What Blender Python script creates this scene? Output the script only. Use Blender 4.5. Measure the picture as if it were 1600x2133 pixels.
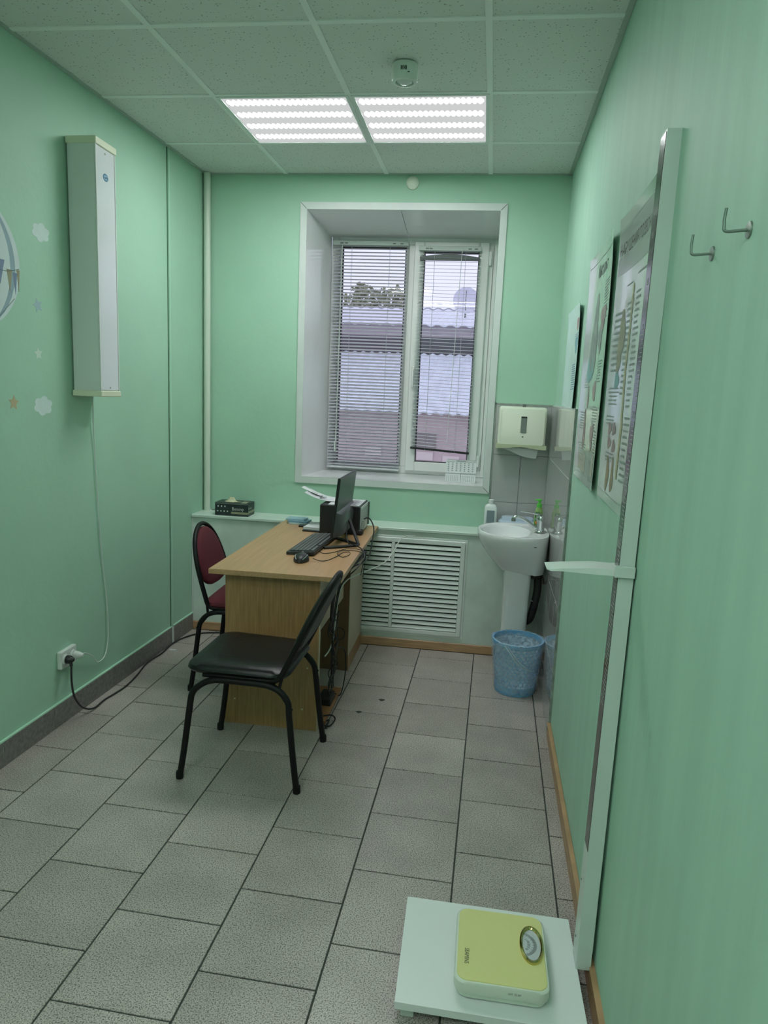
import bpy, bmesh, math, random
from mathutils import Vector, Matrix, noise
random.seed(7)
for o in list(bpy.data.objects): bpy.data.objects.remove(o)
SC = bpy.context.scene
COL = SC.collection
PI = math.pi

# ------------------------------------------------------------------ camera
cd = bpy.data.cameras.new('camera'); cam = bpy.data.objects.new('camera', cd); COL.objects.link(cam)
cd.sensor_fit = 'HORIZONTAL'; cd.sensor_width = 36.0; cd.lens = 36.0*1479.4/1600
r = Vector((0.98949629, 0.13839446, 0.04176205)); u = Vector((-0.06401471, 0.16047077, 0.98496256)); f = Vector((-0.12961177, 0.97729019, -0.16764451))
cam.matrix_world = Matrix(((r.x, u.x, -f.x, 1.75386), (r.y, u.y, -f.y, -4.36297), (r.z, u.z, -f.z, 1.54904), (0, 0, 0, 1)))
cd.clip_start = 0.05
SC.camera = cam
# ------------------------------------------------------------------ world and exposure
W_ = bpy.data.worlds.new('overcast_sky'); SC.world = W_; W_.use_nodes = True
bg = W_.node_tree.nodes['Background']; bg.inputs[0].default_value = (0.76, 0.77, 0.93, 1); bg.inputs[1].default_value = 1.25
SC.view_settings.view_transform = 'Standard'; SC.view_settings.look = 'None'
SC.view_settings.gamma = 1; SC.view_settings.use_curve_mapping = False
SC.view_settings.exposure = 0.0
LAMP_STRENGTH = 38.0

# ------------------------------------------------------------------ materials
MATS = {}
def mat(name, col, rough=0.5, metal=0.0, var=0.0, scale=8, bump=0.0, bscale=60, coat=0.0, emit=None, es=0, trans=0, spec=None, stretch=None):
    if name in MATS: return MATS[name]
    m = bpy.data.materials.new(name); m.use_nodes = True; nt = m.node_tree; b = nt.nodes['Principled BSDF']
    b.inputs['Roughness'].default_value = rough; b.inputs['Metallic'].default_value = metal
    b.inputs['Base Color'].default_value = (*col, 1)
    if coat: b.inputs['Coat Weight'].default_value = coat; b.inputs['Coat Roughness'].default_value = 0.08
    if trans: b.inputs['Transmission Weight'].default_value = trans
    if spec is not None: b.inputs['Specular IOR Level'].default_value = spec
    tc = nt.nodes.new('ShaderNodeTexCoord'); mp = nt.nodes.new('ShaderNodeMapping'); nt.links.new(tc.outputs['Object'], mp.inputs[0])
    if stretch: mp.inputs['Scale'].default_value = stretch
    if var:
        n = nt.nodes.new('ShaderNodeTexNoise'); n.inputs['Scale'].default_value = scale; n.inputs['Detail'].default_value = 5
        nt.links.new(mp.outputs[0], n.inputs['Vector'])
        rp = nt.nodes.new('ShaderNodeValToRGB'); nt.links.new(n.outputs['Fac'], rp.inputs[0])
        rp.color_ramp.elements[0].position = 0.3; rp.color_ramp.elements[1].position = 0.7
        rp.color_ramp.elements[0].color = (*[c*(1-var) for c in col], 1); rp.color_ramp.elements[1].color = (*[min(1, c*(1+var)) for c in col], 1)
        nt.links.new(rp.outputs[0], b.inputs['Base Color'])
    if bump:
        n = nt.nodes.new('ShaderNodeTexNoise'); n.inputs['Scale'].default_value = bscale; n.inputs['Detail'].default_value = 4
        nt.links.new(mp.outputs[0], n.inputs['Vector'])
        bp = nt.nodes.new('ShaderNodeBump'); bp.inputs['Strength'].default_value = bump; bp.inputs['Distance'].default_value = 0.01
        nt.links.new(n.outputs['Fac'], bp.inputs['Height']); nt.links.new(bp.outputs[0], b.inputs['Normal'])
    if emit: b.inputs['Emission Color'].default_value = (*emit, 1); b.inputs['Emission Strength'].default_value = es
    MATS[name] = m
    return m
def P(m): return m.node_tree.nodes['Principled BSDF']

M_wall = mat('wall_paint_green', (0.38, 0.61, 0.47), 0.6, var=0.05, scale=1.6, bump=0.10, bscale=35)
M_wallstreak = mat('wall_paint_green_right', (0.38, 0.61, 0.48), 0.6, var=0.045, scale=3, bump=0.12, bscale=9, stretch=(1, 5, 0.5))
M_ceil = None
M_grid = mat('ceiling_grid_white', (0.80, 0.83, 0.80), 0.5)
M_grout = mat('floor_grout', (0.05, 0.06, 0.052), 0.9, var=0.2, scale=20)
M_white = mat('white_plastic', (0.62, 0.67, 0.64), 0.35)
M_pvc = mat('window_pvc', (0.78, 0.79, 0.78), 0.22, var=0.02, scale=4)
M_cream = mat('cream_plastic', (0.60, 0.66, 0.52), 0.4)
M_panel = mat('marbled_panel', (0.60, 0.70, 0.64), 0.45, var=0.10, scale=7)
M_shelf = mat('pale_green_shelf', (0.58, 0.70, 0.62), 0.35, var=0.03)
M_oak = mat('light_wood_trim', (0.42, 0.26, 0.14), 0.45, var=0.22, scale=6, stretch=(1, 1, 14))
M_skirt = mat('grey_skirting_tile', (0.19, 0.185, 0.175), 0.45, var=0.25, scale=60)
M_black = mat('black_plastic', (0.011, 0.012, 0.014), 0.42)
M_blackm = mat('black_matte', (0.012, 0.012, 0.013), 0.6)
M_tube = mat('black_painted_tube', (0.004, 0.0045, 0.005), 0.5, spec=.28)
M_leather = mat('black_vinyl', (0.006, 0.007, 0.008), 0.33, spec=.35, bump=0.12, bscale=120)
M_red = mat('burgundy_fabric', (0.105, 0.012, 0.022), 0.85, var=0.15, scale=150, bump=0.2, bscale=400)
M_grey = mat('grey_plastic', (0.14, 0.16, 0.15), 0.4)
M_chrome = mat('chrome', (0.62, 0.65, 0.65), 0.12, 1.0)
M_steel = mat('dull_metal', (0.30, 0.34, 0.31), 0.35, 0.9)
M_ceramic = mat('white_ceramic', (0.80, 0.83, 0.84), 0.10, coat=0.4)
M_print = mat('black_print', (0.02, 0.025, 0.025), 0.6)
M_paper = mat('white_paper', (0.70, 0.72, 0.74), 0.6)
M_line = mat('white_grout', (0.55, 0.60, 0.57), 0.8)

def desk_wood():
    m = mat('beech_laminate', (0.33, 0.20, 0.095), 0.36); nt = m.node_tree; b = P(m)
    tc = nt.nodes.new('ShaderNodeTexCoord'); mp = nt.nodes.new('ShaderNodeMapping'); nt.links.new(tc.outputs['Object'], mp.inputs[0])
    mp.inputs['Scale'].default_value = (1, 1, 0.06)
    n = nt.nodes.new('ShaderNodeTexNoise'); n.inputs['Scale'].default_value = 110; n.inputs['Detail'].default_value = 4; nt.links.new(mp.outputs[0], n.inputs['Vector'])
    rp = nt.nodes.new('ShaderNodeValToRGB'); nt.links.new(n.outputs['Fac'], rp.inputs[0])
    rp.color_ramp.elements[0].position = .3; rp.color_ramp.elements[1].position = .7
    rp.color_ramp.elements[0].color = (0.29, 0.155, 0.066, 1); rp.color_ramp.elements[1].color = (0.43, 0.245, 0.11, 1)
    nt.links.new(rp.outputs[0], b.inputs['Base Color'])
    return m
M_desk = desk_wood()
M_desktop = mat('beech_desktop', (0.49, 0.29, 0.15), 0.33, var=0.10, scale=70, stretch=(1, 0.05, 1))
M_deskdark = mat('desk_inner_laminate', (0.17, 0.095, 0.048), 0.5, var=0.1, scale=60, stretch=(1, 1, .08))
M_deskpale = mat('desk_pale_panel', (0.50, 0.43, 0.32), 0.5, var=0.04)

def floor_mat():
    m = mat('speckled_floor_tile', (0.2, 0.2, 0.2), 0.34); nt = m.node_tree; b = P(m)
    tc = nt.nodes.new('ShaderNodeTexCoord'); oi = nt.nodes.new('ShaderNodeObjectInfo')
    ad = nt.nodes.new('ShaderNodeVectorMath'); ad.operation = 'ADD'; nt.links.new(tc.outputs['Object'], ad.inputs[0])
    cb = nt.nodes.new('ShaderNodeCombineXYZ'); ml = nt.nodes.new('ShaderNodeMath'); ml.operation = 'MULTIPLY'; ml.inputs[1].default_value = 37
    nt.links.new(oi.outputs['Random'], ml.inputs[0]); nt.links.new(ml.outputs[0], cb.inputs[0]); nt.links.new(ml.outputs[0], cb.inputs[1])
    nt.links.new(cb.outputs[0], ad.inputs[1])
    n = nt.nodes.new('ShaderNodeTexNoise'); n.inputs['Scale'].default_value = 260; n.inputs['Detail'].default_value = 2.5; nt.links.new(ad.outputs[0], n.inputs['Vector'])
    rp = nt.nodes.new('ShaderNodeValToRGB'); nt.links.new(n.outputs['Fac'], rp.inputs[0])
    e = rp.color_ramp.elements; e[0].position = .36; e[0].color = (0.12, 0.11, 0.10, 1); e[1].position = .50; e[1].color = (0.42, 0.385, 0.355, 1)
    x = e.new(.68); x.color = (0.54, 0.50, 0.465, 1)
    n2 = nt.nodes.new('ShaderNodeTexNoise'); n2.inputs['Scale'].default_value = 5; n2.inputs['Detail'].default_value = 3; nt.links.new(ad.outputs[0], n2.inputs['Vector'])
    mr = nt.nodes.new('ShaderNodeMapRange'); mr.inputs['From Min'].default_value = .3; mr.inputs['From Max'].default_value = .7; mr.inputs['To Min'].default_value = .86; mr.inputs['To Max'].default_value = 1.1
    nt.links.new(n2.outputs['Fac'], mr.inputs[0])
    mr2 = nt.nodes.new('ShaderNodeMapRange'); mr2.inputs['To Min'].default_value = .9; mr2.inputs['To Max'].default_value = 1.08; nt.links.new(oi.outputs['Random'], mr2.inputs[0])
    mm = nt.nodes.new('ShaderNodeMath'); mm.operation = 'MULTIPLY'; nt.links.new(mr.outputs[0], mm.inputs[0]); nt.links.new(mr2.outputs[0], mm.inputs[1])
    vs = nt.nodes.new('ShaderNodeVectorMath'); vs.operation = 'SCALE'; nt.links.new(rp.outputs[0], vs.inputs[0]); nt.links.new(mm.outputs[0], vs.inputs['Scale'])
    nt.links.new(vs.outputs[0], b.inputs['Base Color'])
    bp = nt.nodes.new('ShaderNodeBump'); bp.inputs['Strength'].default_value = .12; bp.inputs['Distance'].default_value = .002
    nt.links.new(n.outputs['Fac'], bp.inputs['Height']); nt.links.new(bp.outputs[0], b.inputs['Normal'])
    mr3 = nt.nodes.new('ShaderNodeMapRange'); mr3.inputs['To Min'].default_value = .30; mr3.inputs['To Max'].default_value = .38; nt.links.new(n2.outputs['Fac'], mr3.inputs[0]); nt.links.new(mr3.outputs[0], b.inputs['Roughness'])
    return m
M_floor = floor_mat()

def ceil_mat():
    m = mat('mineral_fibre_tile', (0.5, 0.55, 0.5), 0.95); nt = m.node_tree; b = P(m)
    tc = nt.nodes.new('ShaderNodeTexCoord')
    v = nt.nodes.new('ShaderNodeTexVoronoi'); v.inputs['Scale'].default_value = 62; nt.links.new(tc.outputs['Object'], v.inputs['Vector'])
    n = nt.nodes.new('ShaderNodeTexNoise'); n.inputs['Scale'].default_value = 30; nt.links.new(tc.outputs['Object'], n.inputs['Vector'])
    ml = nt.nodes.new('ShaderNodeMath'); ml.operation = 'MULTIPLY'; ml.inputs[1].default_value = .34; nt.links.new(n.outputs['Fac'], ml.inputs[0])
    gt = nt.nodes.new('ShaderNodeMath'); gt.operation = 'GREATER_THAN'; nt.links.new(v.outputs['Distance'], gt.inputs[0]); nt.links.new(ml.outputs[0], gt.inputs[1])
    mx = nt.nodes.new('ShaderNodeMix'); mx.data_type = 'RGBA'; nt.links.new(gt.outputs[0], mx.inputs['Factor'])
    mx.inputs['A'].default_value = (0.36, 0.37, 0.34, 1); mx.inputs['B'].default_value = (0.69, 0.71, 0.68, 1)
    nt.links.new(mx.outputs['Result'], b.inputs['Base Color'])
    bp = nt.nodes.new('ShaderNodeBump'); bp.inputs['Strength'].default_value = .3; bp.inputs['Distance'].default_value = .002
    nt.links.new(gt.outputs[0], bp.inputs['Height']); nt.links.new(bp.outputs[0], b.inputs['Normal'])
    return m
M_ceil = ceil_mat()
M_walltile = mat('glossy_grey_wall_tile', (0.42, 0.43, 0.425), 0.035, spec=.9, var=0.05, scale=6)

def glass_mat():
    m = bpy.data.materials.new('window_glass'); m.use_nodes = True; nt = m.node_tree; nt.nodes.remove(nt.nodes['Principled BSDF'])
    t = nt.nodes.new('ShaderNodeBsdfTransparent'); t.inputs[0].default_value = (.985, .99, 1, 1)
    g = nt.nodes.new('ShaderNodeBsdfGlossy'); g.inputs['Roughness'].default_value = .02
    fr = nt.nodes.new('ShaderNodeFresnel'); fr.inputs[0].default_value = 1.45
    mx = nt.nodes.new('ShaderNodeMixShader'); nt.links.new(fr.outputs[0], mx.inputs[0]); nt.links.new(t.outputs[0], mx.inputs[1]); nt.links.new(g.outputs[0], mx.inputs[2])
    nt.links.new(mx.outputs[0], nt.nodes['Material Output'].inputs[0]); return m
M_glass = glass_mat()
def film_mat(name, col, alpha, rough=.25, bump=0.0):
    m = bpy.data.materials.new(name); m.use_nodes = True; nt = m.node_tree; b = P(m)
    b.inputs['Base Color'].default_value = (*col, 1); b.inputs['Roughness'].default_value = rough; b.inputs['Alpha'].default_value = alpha
    if bump:
        tc = nt.nodes.new('ShaderNodeTexCoord'); n = nt.nodes.new('ShaderNodeTexNoise'); n.inputs['Scale'].default_value = 28; n.inputs['Distortion'].default_value = 1.5
        nt.links.new(tc.outputs['Object'], n.inputs['Vector']); bp = nt.nodes.new('ShaderNodeBump'); bp.inputs['Strength'].default_value = bump; bp.inputs['Distance'].default_value = .01
        nt.links.new(n.outputs['Fac'], bp.inputs['Height']); nt.links.new(bp.outputs[0], b.inputs['Normal'])
        mr = nt.nodes.new('ShaderNodeMapRange'); mr.inputs['From Min'].default_value = .35; mr.inputs['From Max'].default_value = .65
        mr.inputs['To Min'].default_value = alpha*.55; mr.inputs['To Max'].default_value = min(1, alpha*1.5)
        nt.links.new(n.outputs['Fac'], mr.inputs[0]); nt.links.new(mr.outputs[0], b.inputs['Alpha'])
    return m
M_bag = film_mat('thin_blue_bag_film', (0.62, 0.78, 0.90), 0.26, .2, 0.35)
M_pocket = film_mat('clear_plastic_pocket', (0.8, 0.85, 0.85), 0.25, .08)

def lamp_mat():
    m = bpy.data.materials.new('lit_prismatic_diffuser'); m.use_nodes = True; nt = m.node_tree; nt.nodes.remove(nt.nodes['Principled BSDF'])
    tc = nt.nodes.new('ShaderNodeTexCoord'); sx = nt.nodes.new('ShaderNodeSeparateXYZ'); nt.links.new(tc.outputs['Object'], sx.inputs[0])
    def mth(op, a, b=None, c=None):
        n = nt.nodes.new('ShaderNodeMath'); n.operation = op
        for i, q in enumerate((a, b, c)):
            if q is None: continue
            if isinstance(q, (int, float)): n.inputs[i].default_value = q
            else: nt.links.new(q, n.inputs[i])
        return n.outputs[0]
    X, Y = sx.outputs[0], sx.outputs[1]
    # four led rows along x (pitch .14), each a row of close beads seen through the prismatic sheet
    yy = mth('ADD', Y, 0.57); fr = mth('FRACT', mth('DIVIDE', yy, 0.14)); d = mth('ABSOLUTE', mth('SUBTRACT', fr, 0.5))
    bead = mth('ABSOLUTE', mth('SINE', mth('MULTIPLY', X, PI/0.0245)))
    wid = mth('ADD', 0.05, mth('MULTIPLY', bead, 0.15))
    core = nt.nodes.new('ShaderNodeMapRange'); core.interpolation_type = 'SMOOTHSTEP'
    nt.links.new(mth('SUBTRACT', d, wid), core.inputs[0]); core.inputs['From Min'].default_value = .06; core.inputs['From Max'].default_value = -.05; core.inputs['To Min'].default_value = 0; core.inputs['To Max'].default_value = 1
    ends = nt.nodes.new('ShaderNodeMapRange'); nt.links.new(mth('ABSOLUTE', X), ends.inputs[0]); ends.inputs['From Min'].default_value = .272; ends.inputs['From Max'].default_value = .258
    k = mth('MULTIPLY', core.outputs[0], ends.outputs[0])
    st = mth('ADD', mth('MULTIPLY', k, LAMP_STRENGTH), 0.62)
    em = nt.nodes.new('ShaderNodeEmission'); em.inputs[0].default_value = (0.97, 1.0, 0.99, 1); nt.links.new(st, em.inputs[1])
    nt.links.new(em.outputs[0], nt.nodes['Material Output'].inputs[0]); return m
M_lamp = lamp_mat()

# ------------------------------------------------------------------ mesh helpers
def NB(): return bmesh.new()
def box(bm, x0, x1, y0, y1, z0, z1, bev=0.0, seg=1, M=None):
    ret = bmesh.ops.create_cube(bm, size=1.0)
    vs = ret['verts']
    for v in vs: v.co = Vector(((x0+x1)/2+v.co.x*(x1-x0), (y0+y1)/2+v.co.y*(y1-y0), (z0+z1)/2+v.co.z*(z1-z0)))
    if bev:
        es = list({e for v in vs for e in v.link_edges})
        rr = bmesh.ops.bevel(bm, geom=es, offset=bev, segments=seg, affect='EDGES', profile=0.5)
        vs = list({v for fc in rr['faces'] for v in fc.verts} | {v for v in vs if v.is_valid})
    if M is not None:
        for v in vs: v.co = M @ v.co
    return vs
def tube(bm, pts, rad, seg=8, closed=False, caps=True, flat=None):
    pts = [Vector(p) for p in pts]; n = len(pts)
    rads = rad if isinstance(rad, (list, tuple)) else [rad]*n
    rings = []; prev = None
    for i in range(n):
        if closed: t = (pts[(i+1) % n]-pts[i-1])
        else: t = pts[min(i+1, n-1)]-pts[max(i-1, 0)]
        t.normalize()
        if prev is None:
            a = Vector((0, 0, 1)) if abs(t.z) < .9 else Vector((1, 0, 0)); nrm = t.cross(a).normalized()
        else:
            nrm = (prev-t*prev.dot(t)); nrm = nrm.normalized() if nrm.length > 1e-6 else t.orthogonal().normalized()
        prev = nrm; bi = t.cross(nrm)
        ring = []
        for k in range(seg):
            a = 2*PI*k/seg; ring.append(bm.verts.new(pts[i]+(nrm*math.cos(a)+bi*math.sin(a))*rads[i]))
        rings.append(ring)
    for i in range(n if closed else n-1):
        A, B = rings[i], rings[(i+1) % n]
        for k in range(seg): bm.faces.new((A[k], A[(k+1) % seg], B[(k+1) % seg], B[k]))
    if caps and not closed:
        bm.faces.new(list(reversed(rings[0]))); bm.faces.new(rings[-1])
def smooth_path(pts, n=8):
    P_ = [Vector(p) for p in pts]; out = []
    for i in range(len(P_)-1):
        p0 = P_[max(i-1, 0)]; p1 = P_[i]; p2 = P_[i+1]; p3 = P_[min(i+2, len(P_)-1)]
        for k in range(n):
            t = k/n
            out.append(0.5*((2*p1)+(p2-p0)*t+(2*p0-5*p1+4*p2-p3)*t*t+(3*p1-p0-3*p2+p3)*t**3))
    out.append(P_[-1]); return out
def loft(bm, rings, closed=True, cap0=True, cap1=True):
    R_ = [[bm.verts.new(Vector(p)) for p in rg] for rg in rings]
    n = len(R_[0])
    for i in range(len(R_)-1):
        for k in range(n if closed else n-1): bm.faces.new((R_[i][k], R_[i][(k+1) % n], R_[i+1][(k+1) % n], R_[i+1][k]))
    if cap0 and closed: bm.faces.new(list(reversed(R_[0])))
    if cap1 and closed: bm.faces.new(R_[-1])
    return R_
def lathe(bm, prof, c=(0, 0, 0), seg=24, cap0=True, cap1=True, axis='z', sx=1, sy=1):
    rings = []
    for rr, h in prof:
        rg = []
        for k in range(seg):
            a = 2*PI*k/seg; p = (rr*math.cos(a)*sx, rr*math.sin(a)*sy, h)
            if axis == 'x': p = (h, p[0], p[1])
            if axis == 'y': p = (p[0], -h, p[1])
            rg.append((c[0]+p[0], c[1]+p[1], c[2]+p[2]))
        rings.append(rg)
    return loft(bm, rings, True, cap0, cap1)
def prism(bm, poly, z0, z1, bev=0):
    """poly: list of (x,y); bev chamfers the top edge"""
    n = len(poly); cx = sum(p[0] for p in poly)/n; cy = sum(p[1] for p in poly)/n
    def ins(d):
        out = []
        for p in poly:
            v = Vector((p[0]-cx, p[1]-cy)); out.append((p[0]-math.copysign(min(d, abs(v.x)), v.x), p[1]-math.copysign(min(d, abs(v.y)), v.y)))
        return out
    rings = [[(x, y, z0) for x, y in poly]]
    if bev: rings += [[(x, y, z1-bev) for x, y in poly], [(x, y, z1) for x, y in ins(bev)]]
    else: rings += [[(x, y, z1) for x, y in poly]]
    loft(bm, rings)
def rrect(cx, cy, hx, hy, rad, z=None, n=5):
    out = []
    for sx, sy, a0 in ((1, 1, 0), (-1, 1, PI/2), (-1, -1, PI), (1, -1, 1.5*PI)):
        for k in range(n+1):
            a = a0+PI/2*k/n; p = (cx+sx*(hx-rad)+rad*math.cos(a), cy+sy*(hy-rad)+rad*math.sin(a)); out.append(p if z is None else (p[0], p[1], z))
    return out

def wloc(o):
    v = Vector((0, 0, 0))
    while o is not None: v += o.location; o = o.parent
    return v
def obj(name, bm, m, parent=None, smooth=False, local=False):
    """bm in world coordinates unless local"""
    me = bpy.data.meshes.new(name)
    bmesh.ops.recalc_face_normals(bm, faces=bm.faces)
    if parent is None and not local:
        if bm.verts:
            xs = [v.co.x for v in bm.verts]; ys = [v.co.y for v in bm.verts]; zs = [v.co.z for v in bm.verts]
            o_ = Vector(((min(xs)+max(xs))/2, (min(ys)+max(ys))/2, min(zs)))
        else: o_ = Vector()
        off = o_
    elif not local: off = wloc(parent)
    else: off = Vector()
    if off.length:
        for v in bm.verts: v.co -= off
    bm.to_mesh(me); bm.free()
    if smooth:
        try: me.shade_smooth()
        except Exception:
            for p in me.polygons: p.use_smooth = True
        try: me.set_sharp_from_angle(angle=math.radians(38))
        except Exception: pass
    me.materials.append(m)
    o = bpy.data.objects.new(name, me); COL.objects.link(o)
    if parent is not None: o.parent = parent
    elif not local: o.location = off
    return o
def thing(name, loc, label=None, cat=None, group=None, rz=0, kind=None):
    o = bpy.data.objects.new(name, None); COL.objects.link(o); o.location = loc; o.rotation_euler = (0, 0, rz); o.empty_display_size = .05
    return tag(o, label, cat, group, kind)
def tag(o, label=None, cat=None, group=None, kind=None):
    if label: o['label'] = label
    if cat: o['category'] = cat
    if group: o['group'] = group
    if kind: o['kind'] = kind
    return o
def struct(name, bm, m, smooth=False): return tag(obj(name, bm, m, None, smooth), kind='structure')
def dup(root, loc, label=None, rz=None):
    rr = root.copy(); COL.objects.link(rr); rr.location = loc
    if rz is not None: rr.rotation_euler = (0, 0, rz)
    if label: rr['label'] = label
    for ch in list(root.children):
        c = ch.copy(); COL.objects.link(c); c.parent = rr
        for g in ch.children:
            d = g.copy(); COL.objects.link(d); d.parent = c
    return rr
def text_verts(body, size, sx=1.0):
    """returns (verts, faces) in the xy plane, left-aligned at the origin"""
    cu = bpy.data.curves.new('t', 'FONT'); cu.body = body; cu.size = size; cu.resolution_u = 2
    o = bpy.data.objects.new('t', cu); COL.objects.link(o)
    me = bpy.data.meshes.new_from_object(o.evaluated_get(bpy.context.evaluated_depsgraph_get()))
    vs = [(v.co.x*sx, v.co.y) for v in me.vertices]; fs = [tuple(p.vertices) for p in me.polygons]
    bpy.data.objects.remove(o); bpy.data.curves.remove(cu); bpy.data.meshes.remove(me)
    return vs, fs
def put_text(bm, body, size, fn, sx=1.0, fit=None):
    vs, fs = text_verts(body, size, sx)
    if fit and vs:
        w = max(v[0] for v in vs); vs = [(v[0]*fit/w, v[1]) for v in vs]
    nv = [bm.verts.new(Vector(fn(*v))) for v in vs]
    for q in fs:
        try: bm.faces.new([nv[i] for i in q])
        except ValueError: pass

# ================================================================== SETTING
H = 2.792; KL = 0.0354; KR = 0.0097; WR = 2.1652; YB = -5.4
def xl(y): return KL*y
def xr(y): return WR+KR*y
def clip(poly, a, b, c):     # keep a*x+b*y<=c
    out = []
    for i in range(len(poly)):
        p, q = poly[i], poly[(i+1) % len(poly)]; dp = a*p[0]+b*p[1]-c; dq = a*q[0]+b*q[1]-c
        if dp <= 0: out.append(p)
        if (dp < 0 < dq) or (dq < 0 < dp):
            t = dp/(dp-dq); out.append((p[0]+(q[0]-p[0])*t, p[1]+(q[1]-p[1])*t))
    return out
def clip_room(poly, e=0.0, yb=YB, yf=0.0):
    poly = clip(poly, -1, KL, -e)            # x >= KL*y + e
    if poly: poly = clip(poly, 1, -KR, WR-e)
    if poly: poly = clip(poly, 0, -1, -yb)
    if poly: poly = clip(poly, 0, 1, yf)
    return poly
# floor slab + tiles
bm = NB(); prism(bm, [(xl(YB)-.1, YB-.1), (xr(YB)+.1, YB-.1), (WR+.1, .6), (-.1, .6)], -0.08, -0.0035)
floor = struct('floor', bm, M_grout)
PT = 0.3255; GAP = 0.0055; th = 0.018
full = None
for c in range(-8, 3):
    for rr in range(-2, 19):
        x0 = 1.793+c*PT; y0 = -1.444-(PT/2 if c % 2 == 0 else 0)*0+0
        yb_ = (-1.605 if c % 2 == 1 else -1.444)+(5-rr)*PT
        poly = []
        for (px, py) in ((x0+GAP/2, yb_-PT+GAP/2), (x0+PT-GAP/2, yb_-PT+GAP/2), (x0+PT-GAP/2, yb_-GAP/2), (x0+GAP/2, yb_-GAP/2)):
            poly.append((px+th*py, py-0.02*px))
        cp = clip_room(poly, 0.002, YB, -0.213)
        if len(cp) < 3: continue
        ar = abs(sum(cp[i][0]*cp[(i+1) % len(cp)][1]-cp[(i+1) % len(cp)][0]*cp[i][1] for i in range(len(cp))))/2
        if ar < 4e-4: continue
        cx, cy = sum(p[0] for p in poly)/4, sum(p[1] for p in poly)/4
        isfull = len(cp) == 4 and all(abs(a[0]-b[0])+abs(a[1]-b[1]) < 1e-6 for a, b in zip(cp, poly))
        dz = random.uniform(-.0006, .0004)
        if isfull and full is not None:
            o = full.copy(); COL.objects.link(o)
        else:
            bm = NB(); prism(bm, [(p[0]-cx, p[1]-cy) for p in cp], -0.01, 0, 0.0009)
            o = obj('tile', bm, M_floor, floor, local=True)
            if isfull: full = o
        o.location = Vector((cx, cy, dz))-floor.location; o['kind'] = 'structure'
        if 'kind' in o: del o['kind']
# chips in the tiles near the desk
bm = NB()
for (cx, cy, a, b_) in ((1.335, -.985, .018, .012), (1.245, -1.147, .016, .012)):
    prism(bm, [(cx+a*math.cos(t)*(.8+.3*math.sin(3*t)), cy+b_*math.sin(t)) for t in [2*PI*k/9 for k in range(9)]], -.001, .0008)
obj('chipped_spot', bm, M_grout, floor)
# walls
bm = NB(); prism(bm, [(xl(YB), YB), (0, 0), (0, .1), (-.12, .1), (xl(YB)-.12, YB)], -.05, H+.05); wall_left = struct('wall_left', bm, M_wall)
bm = NB(); prism(bm, [(xr(YB), YB), (xr(YB)+.12, YB), (WR+.12, .1), (WR, 0)], -.05, H+.05); wall_right = struct('wall_right', bm, M_wallstreak)
bm = NB(); box(bm, xl(YB)-.12, xr(YB)+.12, YB-.12, YB, -.05, H+.05); struct('wall_front', bm, M_wall)
WX0, WX1, WZ0, WZ1 = 0.638, 1.778, 0.998, 2.597
bm = NB()
box(bm, -.12, WX0, 0, .62, -.05, H+.05); box(bm, WX1, WR+.12, 0, .62, -.05, H+.05)
box(bm, WX0, WX1, 0, .62, WZ1, H+.05); box(bm, WX0, WX1, 0, .62, -.05, WZ0-.03)
wall_back = struct('wall_back', bm, M_wall)
# wall joint strip on left wall + pale bright edge
bm = NB(); y = -.478; box(bm, xl(y)-.002, xl(y)+.006, y-.009, y+.009, 0, H-.002); struct('trim_1', bm, mat('painted_strip', (0.42, 0.68, 0.52), .4))
bm = NB(); y = -.493; box(bm, xl(y)-.002, xl(y)+.0012, y-.0035, y+.004, .1, H-.002); struct('trim_2', bm, mat('joint_gap', (0.03, 0.10, 0.05), .8))
# ceiling void above the tiles
bm = NB(); box(bm, xl(YB)-.12, WR+.12, YB-.12, .1, H+.03, H+.10); ceiling = struct('ceiling', bm, mat('ceiling_slab', (.25, .25, .25), .9))
GX = [0.5086+.6*i for i in range(-1, 4)]; GY = [0.3]+[-.531-.6*k for k in range(0, 9)]
def cg(x, y): return (x+.0119*y, y+.004*(x-1.1))
LAMPS = {(1, 1), (2, 1), (1, 6), (1, 8), (2, 8)}
for i in range(len(GX)-1):
    for k in range(len(GY)-1):
        if (i, k) in LAMPS: continue
        q = [cg(GX[i]+.012, GY[k+1]+.012), cg(GX[i+1]-.012, GY[k+1]+.012), cg(GX[i+1]-.012, GY[k]-.012), cg(GX[i]+.012, GY[k]-.012)]
        q = clip_room(q, .002)
        if len(q) < 3: continue
        cx, cy = sum(p[0] for p in q)/len(q), sum(p[1] for p in q)/len(q)
        bm = NB(); prism(bm, [(p[0]-cx, p[1]-cy) for p in q], H+.003, H+.016)
        o = obj('ceiling_tile', bm, M_ceil, ceiling, local=True); o.location = Vector((cx, cy, 0))-ceiling.location
bm = NB()
for gx in GX:
    if gx < 0.1: continue
    a0, a1 = cg(gx-.012, YB), cg(gx+.012, YB); b0, b1 = cg(gx-.012, 0), cg(gx+.012, 0)
    prism(bm, [a0, a1, (b1[0], -.001), (b0[0], -.001)], H-.002, H+.006)
obj('main_runner', bm, M_grid, ceiling)
for gy in GY[1:]:
    bm = NB(); prism(bm, [(xl(gy)+.001, gy-.012-.004*1.1), (xr(gy)-.001, gy-.012+.004), (xr(gy)-.001, gy+.012+.004), (xl(gy)+.001, gy+.012-.004*1.1)], H-.0015, H+.006)
    obj('cross_runner', bm, M_grid, ceiling)
bm = NB()
prism(bm, [(xl(YB)+.001, YB), (xl(YB)+.02, YB), (.02, 0), (.001, 0)], H-.0025, H+.004)
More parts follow.
